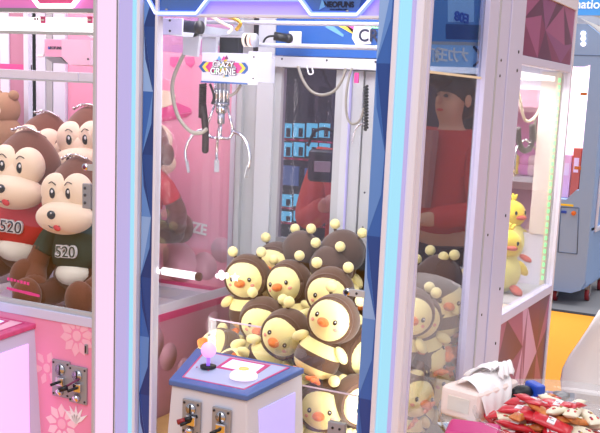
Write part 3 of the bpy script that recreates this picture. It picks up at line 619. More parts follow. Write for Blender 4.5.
for cx_p, cy_p, rr_ in ((180, 262, 26), (205, 266, 18), (172, 255, 14), (222, 250, 16)):
    b = MB(); c = at(cx_p, cy_p, Y=RPY); b.cyl((c.x, RPY-.001-.0002*rr_/10, c.z), (c.x, RPY+.001, c.z), rr_/400, 'mauve_pale', seg=36); b.build('bubble_print', rp)
c = at(201, 228, Y=RPY); text('lettering', 'PRIZE', .048, FY(c.x-.036, RPY-.004, c.z, tilt=-6), 'txt_white', rp, bold=.0015)
# right side wall of the pink machine
b = MB(); b.box((-.013, .02, .928), (-.008, .58, .954), 'white_paint'); b.box((-.0085, .02, .908), (-.003, .58, .928), 'magenta'); b.box((-.0085, .02, .62), (-.004, .58, .908), 'mauve'); sw = b.build('side_panel', lm, 'mauve side panel below a magenta stripe')
for k in range(7):
    b = MB(); y_ = .08+.075*k; z_ = .70+.05*((k*3) % 4); r_ = .03+.02*((k*5) % 3)/2; b.cyl((-.0045, y_, z_), (-.0028-.0001*k, y_, z_), r_, 'mauve_pale', seg=32); b.build('bubble_print', sw)
b = MB(); b.box((-.016, .035, .944), (-.013, .57, 1.95), 'glass'); b.build('side_glass', lm)
b = MB(); b.box((LX+.01, .0, 1.96), (-.01, .60, 1.99), 'cab_shell'); b.build('roof', lm)
b = MB(); b.box((LX+.03, .03, .876), (-.02, .58, .888), 'cab_shell'); b.build('prize_floor', lm)
# lock and hinge on the glass
c = at(86, 167, Y=.0); b = MB(); b.cyl((c.x, .004, c.z), (c.x, -.006, c.z), .009, 'chrome'); b.cyl((c.x, -.006, c.z), (c.x, -.007, c.z), .005, 'purple_dot'); b.box((c.x+.004, -.003, c.z-.008), (-.075, .004, c.z+.008), 'alu'); b.build('glass_lock', lm)
b = MB(); c = at(90, 195, Y=.02); b.box((c.x-.016, .008, c.z-.035), (c.x+.012, .02, c.z+.03), 'coin_plate', .002)
for dz in (-.02, 0, .018): b.cyl((c.x-.006, .006, c.z+dz), (c.x-.006, .009, c.z+dz), .004, 'screw', seg=10)
b.build('glass_hinge', lm)
# small rule print on the glass: rows of tiny magenta marks
b = MB()
rnd = random.Random(2)
for row, (xa, ya, xb, yb_) in enumerate(((7, 278.5, 30, 284), (7, 288, 40, 296))):
    n = 7 if row == 0 else 13
    for k in range(n):
        t = (k+.5)/n; c = at(xa+(xb-xa)*t, ya+(yb_-ya)*t, Y=.0035); h = .006+.003*rnd.random()
        b.box((c.x-.0045, .0022, c.z-h/2), (c.x+.0035, .0035, c.z+h/2), 'hotpink')
b.build('rule_print', lm, 'two rows of tiny magenta print')
lc = console(-.425, lm, 'lav_paint', 'hdr_rose', 'pink_light', 'glow_pink', 'white edged console with glowing pink panels')
lc.location.z = -.012
for px, py in ((62, 360), (79, 366)):
    c = at(px, py, Y=-.006); c.y = -.006; coin_plate(c, lm, .98 if px < 70 else .98)
b = MB(); c = at(86.5, 349, Y=-.006); b.box((c.x-.004, -.010, c.z-.013), (c.x+.006, -.005, c.z+.013), 'coin_plate', .001); b.box((c.x-.002, -.0115, c.z-.009), (c.x+.002, -.009, c.z+.009), 'black'); b.build('key_lock', lm)
b = MB(); a = at(76, 380, Y=-.03); c = at(61, 389, Y=-.045); b.cyl((a.x, -.016, a.z), (c.x, -.04, c.z), .003, 'purple_dot'); b.cyl((c.x+.012, -.034, c.z+.004), (c.x-.006, -.045, c.z-.004), .007, 'black'); b.build('black_plug', lm)

# next machine to the left, seen through the pink one's glass
ll = root('claw_machine', 'pale claw machine seen through the far left glass', 'claw machine', (-1.24, .3, 0), G, world=True)
b = MB(); b.box((-1.64, 0, .04), (-.83, .6, .92), 'cab_shell'); b.build('cabinet_base', ll)
b = MB(); b.box((-1.64, .58, .92), (-.83, .6, 1.99), 'mauve'); b.box((-1.08, .575, .92), (-1.04, .58, 1.95), 'white_paint'); b.box((-.97, .575, .92), (-.93, .58, 1.95), 'white_paint')
b.box((-1.64, .572, 1.58), (-.83, .578, 1.60), 'hotpink'); b.box((-1.64, .57, 1.62), (-1.1, .577, 1.95), 'violet' if 'violet' in M else 'hdr_pink'); b.build('rear_wall', ll)
b = MB(); b.box((-.85, .0, .92), (-.83, .03, 1.99), 'white_paint'); b.box((-.85, .56, .92), (-.83, .60, 1.99), 'white_paint'); b.box((-1.64, 0, 1.97), (-.83, .6, 1.99), 'cab_shell'); b.build('frame', ll)

# ================================================================== REAR (YELLOW DUCK) MACHINE
RX0, RX1, RY0, RY1 = .36, .80, .64, 1.345
rm = root('claw_machine', 'claw machine with pink faceted panels and yellow duck plush, behind the blue one', 'claw machine', (.58, 1.0, 0), G, world=True)
b = MB(); b.box((RX0, RY0, .04), (RX1-.006, RY1, .93), 'cab_shell'); b.box((RX0+.03, RY0+.03, 0), (RX1-.03, RY1-.03, .05), 'black'); b.build('cabinet_base', rm)
def gem(name, y0, y1, z0, z1, x, nx, nz, seed, pal, par, label, alpha=None):
    rnd = random.Random(seed); P = {}
    for i in range(nx+1):
        for j in range(nz+1):
            jx = 0 if i in (0, nx) else (rnd.random()-.5)*.8; jz = 0 if j in (0, nz) else (rnd.random()-.5)*.9
            P[i, j] = (x, y0+(y1-y0)*(i+jx)/nx, z0+(z1-z0)*(j+jz)/nz)
    b = MB(); last = None
    for i in range(nx):
        for j in range(nz):
            q = [P[i, j], P[i+1, j], P[i+1, j+1], P[i, j+1]]
            tr = ((0, 1, 2), (0, 2, 3)) if (i+j) % 2 else ((0, 1, 3), (1, 2, 3))
            for t in tr:
                m_ = rnd.choice([p for p in pal if p is not last]); last = m_
                b.add([q[k] for k in t], [(0, 1, 2)], m_)
    b.box((x-.006, y0, z0), (x-.0006, y1, z1), pal[0]); return b.build(name, par, label)
gem('gem_panel', .735, 1.325, .06, .915, .8005, 5, 4, 11, PK, rm, 'plum and pink faceted lower panel')
gem('gem_header', .735, 1.325, 1.685, 1.86, .8005, 4, 2, 5, [PK[1], PK[4], PK[0], PK[3], PK[5]], rm, 'pink faceted header')
b = MB(); b.box((.775, .605, .04), (.806, .735, ZT), 'lav_paint', .003); b.box((.775, 1.325, .04), (.806, 1.345, 1.90), 'white_paint', .002)
b.box((.775, .735, .916), (.806, 1.33, .945), 'lav_paint', .002); b.box((.775, .735, 1.66), (.804, 1.33, 1.684), 'lav_paint', .002); b.box((.775, .735, 1.86), (.806, 1.33, 1.90), 'white_paint', .002)
for z in (.87, 1.03, 1.24, 1.64, 1.69): b.cyl((.805, .69, z), (.8075, .69, z), .0045, 'screw', seg=12)
b.build('side_frame', rm)
b = MB(); b.box((.792, .735, .945), (.795, 1.325, 1.66), 'glass'); b.build('side_glass', rm)
b = MB(); b.box((RX0, RY0, 1.86), (RX1, RY1, 1.90), 'cab_shell'); b.build('roof', rm)
b = MB(); b.box((RX0, RY0, .93), (.775, RY1, .938), 'alu'); b.build('prize_floor', rm)
b = MB(); b.box((RX0, RY0, .93), (RX1-.02, RY0+.01, 1.86), 'shade_sheet'); b.box((RX0, RY0, .93), (RX0+.01, RY1, 1.86), 'pink_pale'); b.build('rear_wall', rm)  # near wall is a dark sheet added to keep the view through dark
yb = RY1-.02; wz = at(530, 233, Y=yb).z
b = MB(); b.box((RX0, yb, .93), (.775, RY1, wz), 'white_paint'); b.box((at(536, 150, Y=yb).x, yb-.005, wz), (.775, RY1, 1.66), 'cream_paint'); b.box((RX0, yb, 1.60), (.775, RY1, 1.86), 'white_paint'); b.build('far_wall', rm, 'white wall with a window')
b = MB(); b.box((RX0, yb+.002, wz), (.71, yb+.006, 1.6), 'glass'); b.build('far_glass', rm)
b = MB(); x_ = at(549, 150, Y=yb-.02).x
for k in range(30): b.box((.768, yb-.012, .96+k*.023), (.776, yb-.008, .974+k*.023), 'led_green')
b.box((.762, yb-.008, .94), (.778, yb-.001, 1.66), 'cream'); b.build('corner_light_strip', rm, 'green light strip')
b = MB(); b.box((.45, .70, 1.63), (.76, 1.30, 1.645), 'lamp'); b.build('ceiling_lamp', rm)
XC = .70
b = MB(); b.box((.60, .85, at(530, 78, X=XC).z), (.72, 1.25, at(530, 70, X=XC).z+.01), 'white_paint', .003); b.cyl((.66, 1.1, 1.46), (.66, 1.1, 1.60), .02, 'steel'); b.cyl((.66, 1.1, 1.40), (.66, 1.1, 1.46), .012, 'chrome')
b.build('claw_carriage', rm)
b = MB(); b.tube([at(*q, X=XC) for q in ((517, 84), (520, 100), (524, 118), (530, 121), (538, 112), (545, 90), (548, 82))], .005, 'cream'); b.build('cable', rm)
b = MB(); b.tube([at(*q, X=XC) for q in ((549, 82), (553, 95), (552, 118), (551, 138), (547, 148), (540, 147), (536, 138), (535, 120))], .005, 'grey_cable'); b.build('cable', rm)
b = MB(); b.tube([at(*q, X=XC) for q in ((518, 128), (519, 142), (523, 150), (529, 149), (532, 140), (532, 125))], .010, 'brown_cord'); b.build('cable', rm)
b = MB(); b.tube([at(*q, X=XC) for q in ((526, 140), (534, 147), (539, 158), (539, 170), (535, 178))], .004, 'chrome'); b.tube([at(*q, X=XC) for q in ((524, 140), (517, 147), (515, 160), (514, 176))], .004, 'chrome'); b.box(at(513.5, 170, X=XC)-Vector((.003, .006, .01)), at(513.5, 174, X=XC)+Vector((.003, .006, .01)), 'foil_gold', .001); b.build('claw_arms', rm)

# pink display beyond that machine
pd = root('display_cabinet', 'pink lit prize cabinet seen through the duck machine', 'cabinet', (.4, 2.0, 0), None, world=True)
b = MB(); b.box((.0, 1.9, .03), (.585, 2.2, 1.0), 'cab_shell'); b.box((.0, 2.18, 1.0), (.585, 2.2, 2.1), 'pink_pale'); b.box((.0, 1.9, 2.05), (.585, 2.2, 2.1), 'cab_shell'); b.build('body', pd)
b = MB(); b.box((.0, 1.92, 1.24), (.585, 2.18, 1.26), 'white_paint'); b.box((.0, 1.92, 1.52), (.585, 2.18, 1.54), 'pink_light'); b.build('shelf', pd)
b = MB(); b.box((.02, 2.172, 1.26), (.57, 2.178, 1.52), 'hdr_pink'); b.box((.02, 2.172, 1.02), (.57, 2.178, 1.22), 'mauve_pale'); b.build('back_panel', pd)

# ================================================================== PRIZE VENDING MACHINE seen through the rear glass
YV = 1.88
vm = root('vending_machine', 'dark red prize vending machine with rows of blue lit compartments', 'vending machine', (-.50, YV+.2, 0), None, world=True)
b = MB(); b.box((-.95, YV, .03), (-.06, YV+.4, 1.95), 'vend_red', .005); b.box((-.93, YV-.003, .62), (-.08, YV, 1.48), 'vend_dark'); b.box((-.95, YV-.006, 1.48), (-.06, YV, 1.95), 'vend_dark'); b.build('body', vm)
ky = [(123, 138), (142, 157), (194, 207), (211, 222)]
for (ya, yb2) in ky:
    for px in (266, 281, 293.5, 306.5, 319):
        c0 = at(px, ya, Y=YV-.01); c1 = at(px+10, yb2, Y=YV-.01)
        b = MB(); b.box((c0.x, YV-.008, c1.z), (c1.x, YV-.002, c0.z), 'slot_cyan'); b.box((c0.x+(c1.x-c0.x)*.55, YV-.014, c1.z+.004), (c1.x-.005, YV-.008, c0.z-.02), 'vend_dark'); b.build('compartment', vm, 'blue lit compartment')
    c = at(300, yb2+2, Y=YV); b = MB(); b.box((-.93, YV-.010, c.z-.006), (-.08, YV-.003, c.z+.004), 'vend_red')
    for k in range(18): b.box((-.91+k*.046, YV-.0115, c.z-.003), (-.89+k*.046, YV-.01, c.z+.002), 'hotpink')
    b.build('price_rail', vm)
c0 = at(283, 165, Y=YV); c1 = at(299, 186, Y=YV); b = MB(); b.box((c0.x, YV-.012, c1.z), (c1.x, YV-.003, c0.z), 'screen_blue'); b.build('screen', vm)
c0 = at(306, 168, Y=YV); c1 = at(318, 190, Y=YV); b = MB(); b.box((c0.x, YV-.012, c1.z), (c1.x, YV-.003, c0.z), 'screen_blue'); b.build('coin_unit', vm)

# ================================================================== PLUSH TOYS
def plush_root(name, label, cat, group): return root(name, label, cat, (0, 0, 0), group)
BEEG = 'bee chick plush toys piled in the blue machine'
def make_bee():
    rt = plush_root('bee_chick_plush', '', 'plush toy', BEEG)
    # body, egg shape with stripes
    b = MB(); t = bmesh.new(); seg = 24; zs = [0.0, .006, .016, .030, .046, .062, .078, .092, .104, .112]
    rs = [.018, .036, .048, .056, .058, .056, .051, .044, .036, .026]
    col = [1, 0, 0, 1, 1, 0, 0, 1, 1]
    for k in range(9):
        b.lathe([(rs[k], zs[k]), ((rs[k]+rs[k+1])/2+.0006, (zs[k]+zs[k+1])/2), (rs[k+1], zs[k+1])], 'bee_brown' if col[k] else 'bee_yellow', seg=seg)
    b.lathe([(0, -.002), (rs[0], 0)], 'bee_brown', seg=seg)
    bmesh.ops.remove_doubles(b.bm, verts=b.bm.verts[:], dist=1e-5)
    for v in b.bm.verts: v.co.y *= .88
    b.build('body', rt)
    hc = Vector((0, 0, .152))
    b = MB(); tb = bmesh.new(); bmesh.ops.create_uvsphere(tb, u_segments=28, v_segments=18, radius=1)
    for v in tb.verts:
        x, y, z = v.co; w = 1
        if z > .3: w = 1-.12*(z-.3); z = z*1.04
        if y > .3: y = .3+(y-.3)*.85
        rp_ = 1+.012*math.sin(7*math.atan2(y, x))*(1-abs(z))
        v.co = Vector((x*w*.0645*rp_, y*.058*rp_, z*.0615))
    b.merge(tb, 'bee_brown', True, Matrix.Translation(hc)); 
    # rim roll of the hood round the face
    ang0 = 0
    b.tube([hc+Vector((.0545*math.cos(a), -.0300, .0525*math.sin(a)-.003)) for a in [2*PI*k/28 for k in range(29)]], .0055, 'bee_brown', sub=1, seg=8)
    b.build('hood', rt)
    b = MB(); b.ell(hc+Vector((0, -.022, -.003)), (.0550, .045, .0530), 'bee_yellow', 28, 18); fc = b.build('face', rt)
    def onface(x, z, o=0):
        k = 1-(x/.0550)**2-((z)/.0530)**2; return hc+Vector((x, -.022-.045*math.sqrt(max(k, 0))-o, z-.003))
    for sx in (-1, 1):
        b = MB(); p = onface(sx*.025, .004); b.ell(p, (.0055, .004, .0066), 'eye', 14, 10); b.ell(p+Vector((.0012, -.0035, .002)), .0016, 'txt_white', 8, 6); b.build('eye', fc)
        b = MB(); p = onface(sx*.032, -.012); b.ell(p, (.006, .002, .0045), 'cheek', 12, 8, rot=(0, 0, sx*.6)); b.build('cheek', fc, 'pink cheek')
    b = MB(); p = onface(0, -.006); b.ell(p+Vector((0, -.004, 0)), (.0155, .013, .0115), 'orange', 18, 12); b.ell(p+Vector((0, -.012, -.001)), (.009, .009, .007), 'orange', 14, 10); b.build('beak', fc)
    for sx in (-1, 1):
        b = MB(); p = hc+Vector((sx*.034, .004, .05)); q = hc+Vector((sx*.039, .0, .061)); b.tube([p, (p+q)/2+Vector((sx*.001, 0, 0)), q], .0045, 'bee_brown', sub=3)
        an = b.build('antenna', rt); b = MB(); b.ell(q+Vector((sx*.003, 0, .008)), .0145, 'bee_yellow', 16, 10); b.build('antenna_ball', an, 'pale yellow ball')
        b = MB(); b.ell((sx*.058, -.016, .082), (.013, .014, .024), 'bee_yellow', 16, 10, rot=(.25, sx*-.9, 0)); b.build('arm', rt)
        b = MB(); c = Vector((sx*.028, -.044, .004))
        for a in (-42, 0, 42): b.ell(c+Vector((math.sin(R(a+sx*12))*.015, -math.cos(R(a))*.012, 0)), (.007, .015, .006), 'orange', 12, 8, rot=(0, 0, R(a+sx*12)))
        b.ell(c+Vector((0, .006, 0)), (.012, .012, .008), 'orange', 14, 8); b.build('foot', rt)
    return rt
HEADB = Vector((0, 0, .150))
bee0 = make_bee(); BEEPTS = []
def _collect(o):
    for ch in o.children:
        if ch.type == 'MESH': BEEPTS.extend(v.co.copy() for v in list(ch.data.vertices)[::3])
        _collect(ch)
_collect(bee0); usedb = [False]
def bee(px, py, label, X=None, Y=None, yaw=0, pitch=0, roll=0, sc_=1.0):
    o = bee0 if not usedb[0] else copy_tree(bee0); usedb[0] = True
    P_ = at(px, py, X=X, Y=Y)
    rm_ = Matrix.Rotation(R(yaw), 4, 'Z') @ Matrix.Rotation(R(pitch), 4, 'X') @ Matrix.Rotation(R(roll), 4, 'Y')
    o.rotation_euler = rm_.to_euler(); o.scale = (sc_,)*3
    o.location = P_ - (rm_ @ (HEADB*sc_)); o['label'] = label
    pts = [o.location + (rm_ @ (v*sc_)) for v in BEEPTS]   # keep it inside the glass walls, above the prize floor
    for ax, lo, hi in ((0, .016, .782), (1, .018, .545), (2, .641, 9)):
        a_, b_ = min(p[ax] for p in pts), max(p[ax] for p in pts)
        if a_ < lo: o.location[ax] += lo-a_
        elif b_ > hi: o.location[ax] -= b_-hi
        if abs(min(0, a_-lo))+max(0, b_-hi) > .03: print('CLAMP', px, py, 'xyz'[ax], round(a_-lo, 3), round(b_-hi, 3))
    return o
# yaw: 0 faces -Y (out of the front). + turns towards the viewer standing right
bee(248, 277, 'bee chick plush standing at the left edge of the pile, striped belly and feet visible', Y=.33, yaw=12, roll=-4)
bee(290, 283, 'bee chick plush with a big orange beak, second from the left in the upper row', Y=.36, yaw=-2, roll=-14, pitch=-4)
bee(276, 264, 'bee chick plush peeking from behind the two left front ones', Y=.46, yaw=10, roll=6)
bee(305, 252, 'bee chick plush showing only its brown hood at the back left', Y=.50, yaw=150, roll=8, pitch=10)
bee(338, 266, 'bee chick plush with its back turned, brown hood at the back right', Y=.47, yaw=170, pitch=-18)
bee(330, 291, 'bee chick plush with its face half hidden behind the round lock', Y=.27, yaw=14, pitch=6, roll=4)
bee(334, 320, 'largest bee chick plush, right side of the window, lying back with feet forward', Y=.12, yaw=6, roll=18, pitch=-12)
bee(263, 320, 'bee chick plush in the middle row, under the standing one', Y=.26, yaw=20, roll=10, pitch=8)
bee(287, 333, 'bee chick plush tipped over sideways, beak pointing down left', Y=.15, yaw=4, roll=34, pitch=4)
bee(320, 411, 'bee chick plush upright behind the lower glass door', Y=.08, yaw=16, roll=2)
bee(357, 400, 'bee chick plush cut off by the right facet panel low in the window', Y=.12, yaw=50, roll=-20)
bee(222, 352, 'bee chick plush lying on its back behind the acrylic chute', Y=.20, yaw=-30, roll=-75, pitch=-30)
bee(356, 352, 'bee chick plush mostly hidden low behind the largest one', Y=.19, yaw=70, roll=-30)
bee(268, 356, 'bee chick plush buried head down in the middle, behind the console', Y=.20, yaw=60, roll=70, pitch=20)
bee(300, 372, 'bee chick plush at the bottom of the pile, above the console corner', Y=.20, yaw=-40, roll=-60)
bee(352, 250, 'bee chick plush at the back right with upright antennae', Y=.52, yaw=185, roll=-12)
# right side glass
bee(450, 296, 'bee chick plush highest in the side window, face turned out', X=.725, yaw=30, roll=6, pitch=6)
bee(431, 318, 'bee chick plush in front of the highest one in the side window', X=.725, yaw=34, roll=-12, pitch=4)
bee(410, 312, 'bee chick plush just behind the right light pillar', X=.69, yaw=30, roll=20)
bee(414, 346, 'bee chick plush lying down with large stripes in the side window', X=.68, yaw=60, roll=-70, pitch=0)
bee(462, 330, 'bee chick plush at the far right of the side window', X=.715, yaw=70, roll=-25)
bee(436, 352, 'bee chick plush lying below the side window ones with feet out', X=.71, yaw=95, roll=-85, pitch=-8)
bee(408, 412, 'bee chick plush lowest in the side window, near the pillar', X=.70, yaw=60, roll=10)
bee(445, 385, 'bee chick plush low in the side window behind the tissue pack', X=.715, yaw=60, roll=40)
bee(440, 278, 'bee chick plush showing its hood top in the side window', X=.70, yaw=160, pitch=8)
bee(462, 278, 'bee chick plush hood at the back of the side window', X=.72, yaw=170, roll=12)
bee(404, 375, 'bee chick plush behind the pillar in the middle of the side window', X=.69, yaw=20, roll=-50)

MKG = 'monkey plush toys in the pink machine'
def make_monkey(shirt, green=False):
    rt = plush_root('monkey_plush', '', 'plush toy', MKG)
    hc = Vector((0, 0, .31))
    b = MB(); t = bmesh.new(); bmesh.ops.create_uvsphere(t, u_segments=32, v_segments=20, radius=1)
    for v in t.verts:
        x, y, z = v.co
        w = 1 if z < 0 else 1-.26*z*z
        v.co = Vector((x*.098*w, y*.085*w, z*(.118 if z > 0 else .085)))
    b.merge(t, 'mk_brown', True, Matrix.Translation(hc)); b.build('head', rt)
    hd_ = rt.children[0]
    b = MB()
    for sx in (-1, 1): b.ell(hc+Vector((sx*.034, -.060, .022)), (.046, .036, .052), 'mk_skin', 24, 16)
    b.ell(hc+Vector((0, -.062, -.006)), (.06, .034, .045), 'mk_skin', 24, 14)
    b.ell(hc+Vector((0, -.076, -.048)), (.088, .055, .048), 'mk_skin', 28, 18)
    fc = b.build('face', hd_, 'cream face and muzzle')
    for sx in (-1, 1):
        b = MB(); p = hc+Vector((sx*.026, -.0935, .020)); b.ell(p, (.0095, .004, .015), 'eye', 16, 12); b.ell(p+Vector((.002, -.0035, .005)), (.0035, .0015, .005), 'txt_white', 8, 6); b.tube([p+Vector((sx*-.012, .002, .022)), p+Vector((0, 0, .031)), p+Vector((sx*.014, .004, .024))], .0014, 'eye', seg=6); b.build('eye', fc) if False else b.build('eye', hd_)
        b = MB(); b.ell(hc+Vector((sx*.064, -.100, -.040)), (.009, .004, .006), 'hotpink', 12, 8, rot=(0, 0, sx*.8)); b.build('cheek', hd_, 'pink cheek')
        b = MB(); b.ell(hc+Vector((sx*.103, .0, -.012)), (.024, .014, .034), 'mk_brown', 18, 12); b.ell(hc+Vector((sx*.108, -.009, -.012)), (.014, .008, .022), 'mk_skin', 14, 10); b.build('ear', hd_)
    b = MB(); b.ell(hc+Vector((-.006, -.1305, -.036)), (.013, .006, .012), 'eye', 16, 12); b.ell(hc+Vector((-.003, -.1355, -.031)), .0025, 'txt_white', 8, 6); b.build('nose', hd_)
    b = MB(); b.tube([hc+Vector((-.022, -.124, -.064)), hc+Vector((-.006, -.128, -.072)), hc+Vector((.016, -.126, -.066))], .0016, 'eye', seg=6); b.ell(hc+Vector((.008, -.1265, -.072)), (.012, .005, .008), 'tongue', 14, 10, rot=(0, .4, 0)); b.build('mouth', hd_)
    b = MB(); b.tube([hc+Vector((-.045, -.012, .108)), hc+Vector((-.02, -.02, .121)), hc+Vector((.01, -.022, .122)), hc+Vector((.035, -.018, .112))], .003, 'chrome', seg=6)
    for k in range(8): b.ell(hc+Vector((-.04+.011*k, -.022+.001*k, .110+.008*math.sin(k*.45)+.002)), .0042, 'chrome', 8, 6)
    b.build('beaded_trim', hd_)
    # torso
    b = MB(); b.lathe([(0, .10), (.06, .105), (.088, .125), (.09, .155), (.082, .195), (.066, .235), (.045, .255), (0, .26)], shirt, seg=28)
    for v in b.bm.verts: v.co.y *= .82
    for sx in (-1, 1): b.tube([(sx*.060, 0, .225), (sx*.092, -.015, .195), (sx*.112, -.032, .155)], [.034, .034, .033, .033, .032, .032, .032, .032, .031, .031, .031, .031, .031], shirt, seg=14)
    sh = b.build('shirt', rt)
    text('lettering', '520', .044, Matrix.Translation((.0, -.078, .165)) @ Matrix.Rotation(R(84), 4, 'X'), 'txt_white', sh, ext=.004, bold=.0028)
    text('lettering', '520', .044, Matrix.Translation((.0, -.0835, .165)) @ Matrix.Rotation(R(84), 4, 'X'), 'txt_dark' if not green else 'shirt_green', sh, ext=.001, bold=-.0002)
    b = MB(); b.ell((0, -.004, .09), (.086, .07, .055), 'mk_dark', 24, 14); b.ell((0, -.03, .098), (.062, .055, .04), 'mk_belly', 24, 14); b.build('belly', rt, 'white belly')
    for sx in (-1, 1):
        b = MB(); b.tube([(sx*.110, -.03, .165), (sx*.122, -.05, .115), (sx*.10, -.085, .075)], [.029]*4+[.031]*9, 'mk_brown', seg=14); b.ell((sx*.097, -.092, .068), (.034, .036, .034), 'mk_brown', 18, 12); b.build('arm', rt)
        b = MB(); b.tube([(sx*.045, -.01, .06), (sx*.07, -.06, .045), (sx*.082, -.12, .042)], .038, 'mk_dark', seg=14); b.ell((sx*.085, -.148, .05), (.042, .036, .05), 'mk_brown', 20, 14); b.build('leg', rt)
    return rt
HM = Vector((0, -.02, .30))
mk_red = make_monkey('shirt_red'); mk_green = make_monkey('shirt_green', True); um = {id(mk_red): False, id(mk_green): False}
uset = set()
def monkey(proto, px, py, Y, label, yaw=0, pitch=0, roll=0, sc_=1.0):
    o = proto if proto.name not in uset else copy_tree(proto); uset.add(proto.name)
    P_ = at(px, py, Y=Y); rm_ = Matrix.Rotation(R(yaw), 4, 'Z') @ Matrix.Rotation(R(pitch), 4, 'X') @ Matrix.Rotation(R(roll), 4, 'Y')
    o.rotation_euler = rm_.to_euler(); o.scale = (sc_,)*3; o.location = P_-(rm_ @ (HM*sc_)); o['label'] = label
monkey(mk_red, 24, 176, .26, 'monkey plush in a red 520 shirt, front left of the pink machine', yaw=15, roll=3, sc_=1.10)
monkey(mk_green, 76, 202, .21, 'monkey plush in a dark green 520 shirt, beside the window edge', yaw=7, roll=-3, sc_=1.02)
monkey(mk_red, 89, 149, .44, 'monkey plush behind the green shirted one, only its head showing', yaw=14, roll=-4, sc_=1.04)
monkey(mk_red, 42, 152, .46, 'monkey plush half hidden in the middle back of the pink machine', yaw=20, roll=8, sc_=1.0)
monkey(mk_red, 142, 150, .40, 'monkey plush seen from behind through the left glass of the blue machine', yaw=185, roll=-3, sc_=.95)
b = MB(); c = at(6, 118, Y=.50); b.ell(c+Vector((0, 0, .03)), (.05, .045, .055), 'tan_plush', 20, 14); b.ell(c+Vector((0, 0, -.06)), (.06, .05, .07), 'tan_plush', 20, 14); b.ell(c+Vector((.01, -.01, -.20)), (.07, .06, .11), 'tan_plush', 20, 14); b.ell(c+Vector((.0, -.03, .025)), (.02, .03, .018), 'cream', 14, 10)
b.ell(c+Vector((.035, 0, .075)), .018, 'tan_plush', 12, 8); b.ell(c+Vector((-.035, 0, .075)), .018, 'tan_plush', 12, 8)
tag(b.build('bear_plush'), 'tan plush toy at the far left edge behind the monkeys', 'plush toy')

# yellow ducks
def make_duck():
    rt = plush_root('duck_plush', '', 'plush toy', 'yellow duck plush toys in the rear machine')
    b = MB(); b.ell((0, 0, .07), (.072, .062, .078), 'duck_pale', 24, 16); b.build('body', rt)
    hc = Vector((0, 0, .175)); b = MB(); b.ell(hc, (.060, .056, .054), 'duck_yellow', 26, 16); b.build('head', rt)
    b = MB()
    for a in (-30, 5, 38): b.ell(hc+Vector((.02*math.sin(R(a)), 0, .058)), (.008, .008, .024), 'duck_yellow', 12, 8, rot=(0, R(a), 0))
    b.build('tuft', rt)
    b = MB(); b.ell(hc+Vector((0, -.056, -.008)), (.024, .016, .009), 'coral', 16, 10); b.build('beak', rt)
    for sx in (-1, 1):
        b = MB(); b.ell(hc+Vector((sx*.024, -.050, .010)), (.006, .004, .008), 'eye', 12, 8); b.build('eye', rt)
        b = MB(); b.ell((sx*.072, -.01, .09), (.018, .024, .036), 'duck_yellow', 14, 10, rot=(0, -sx*.8, 0)); b.build('wing', rt)
        b = MB(); b.ell((sx*.04, -.058, .012), (.022, .034, .014), 'coral', 14, 10, rot=(.4, 0, sx*.3)); b.build('foot', rt)
    return rt
dk = make_duck(); first = [True]
def duck(px, py, X, label, yaw, roll=0, pitch=0, sc_=1.0):
    o = dk if first[0] else copy_tree(dk); first[0] = False
    P_ = at(px, py, X=X); rm_ = Matrix.Rotation(R(yaw), 4, 'Z') @ Matrix.Rotation(R(pitch), 4, 'X') @ Matrix.Rotation(R(roll), 4, 'Y')
    o.rotation_euler = rm_.to_euler(); o.scale = (sc_,)*3; o.location = P_-(rm_ @ (Vector((0, 0, .175))*sc_)); o['label'] = label; o.location.z = max(o.location.z, .944)
duck(511, 214, .64, 'yellow duck plush on top of the stack in the rear machine', 62, sc_=.90)
duck(505, 256, .69, 'yellow duck plush underneath the top one in the rear machine', 40, roll=4, sc_=.88)
# small plush lumps on the shelf of the pink display cabinet
for k, (px, py, m_) in enumerate(((512, 192, 'duck_yellow'), (523, 194, 'hdr_pink'), (531, 196, 'pink_pale'))):
    c = at(px, py, Y=2.0); b = MB(); b.ell(c, (.035, .03, .03), m_, 16, 10); b.ell(c+Vector((0, -.01, .035)), (.025, .022, .024), m_, 16, 10)
    o = tag(b.build('small_plush'), ['yellow small plush on the pink cabinet shelf', 'magenta small plush on the pink cabinet shelf', 'pale pink small plush on the cabinet shelf'][k], 'plush toy', 'small plush on the pink shelf'); o.location.z = 1.262-(c.z-.028)
# emissive white tube lying on the ledge inside the pink machine
b = MB(); p = at(163, 271, Y=.535); q = at(197, 276.5, Y=.535); b.cyl(p, q, .0125, 'led_white', seg=24); b.cyl(q, q+(q-p).normalized()*.012, .0135, 'mk_brown', seg=24)
b.build('glowing_tube', lm, 'glowing white tube with a brown end cap')

# ================================================================== BLUE CABINET MACHINE at the back right
bc = at(584, 291, Z=.13); bx, by = bc.x, bc.y
kb = root('prize_truck_machine', 'large pale blue arcade machine on casters at the back right', 'arcade machine', (bx-.6, by+.6, 0), None, world=True)
def bz(x, y): return at(x, y, Y=by)
zt_ = bz(583, 30).z
prof = [(bx-1.3, .12), (bx-.10, .10), (bx-.03, .13), (bx, .2), (bx, bz(590, 52).z), (bx-.02, bz(583, 42).z), (bx-.07, bz(577, 33).z), (bx-.16, bz(566, 24).z), (bx-1.3, bz(566, 20).z+.03)]
wx0, wx1 = bz(540, 130).x, bz(586, 112).x; wz0, wz1 = bz(560, 186).z, bz(560, 66).z
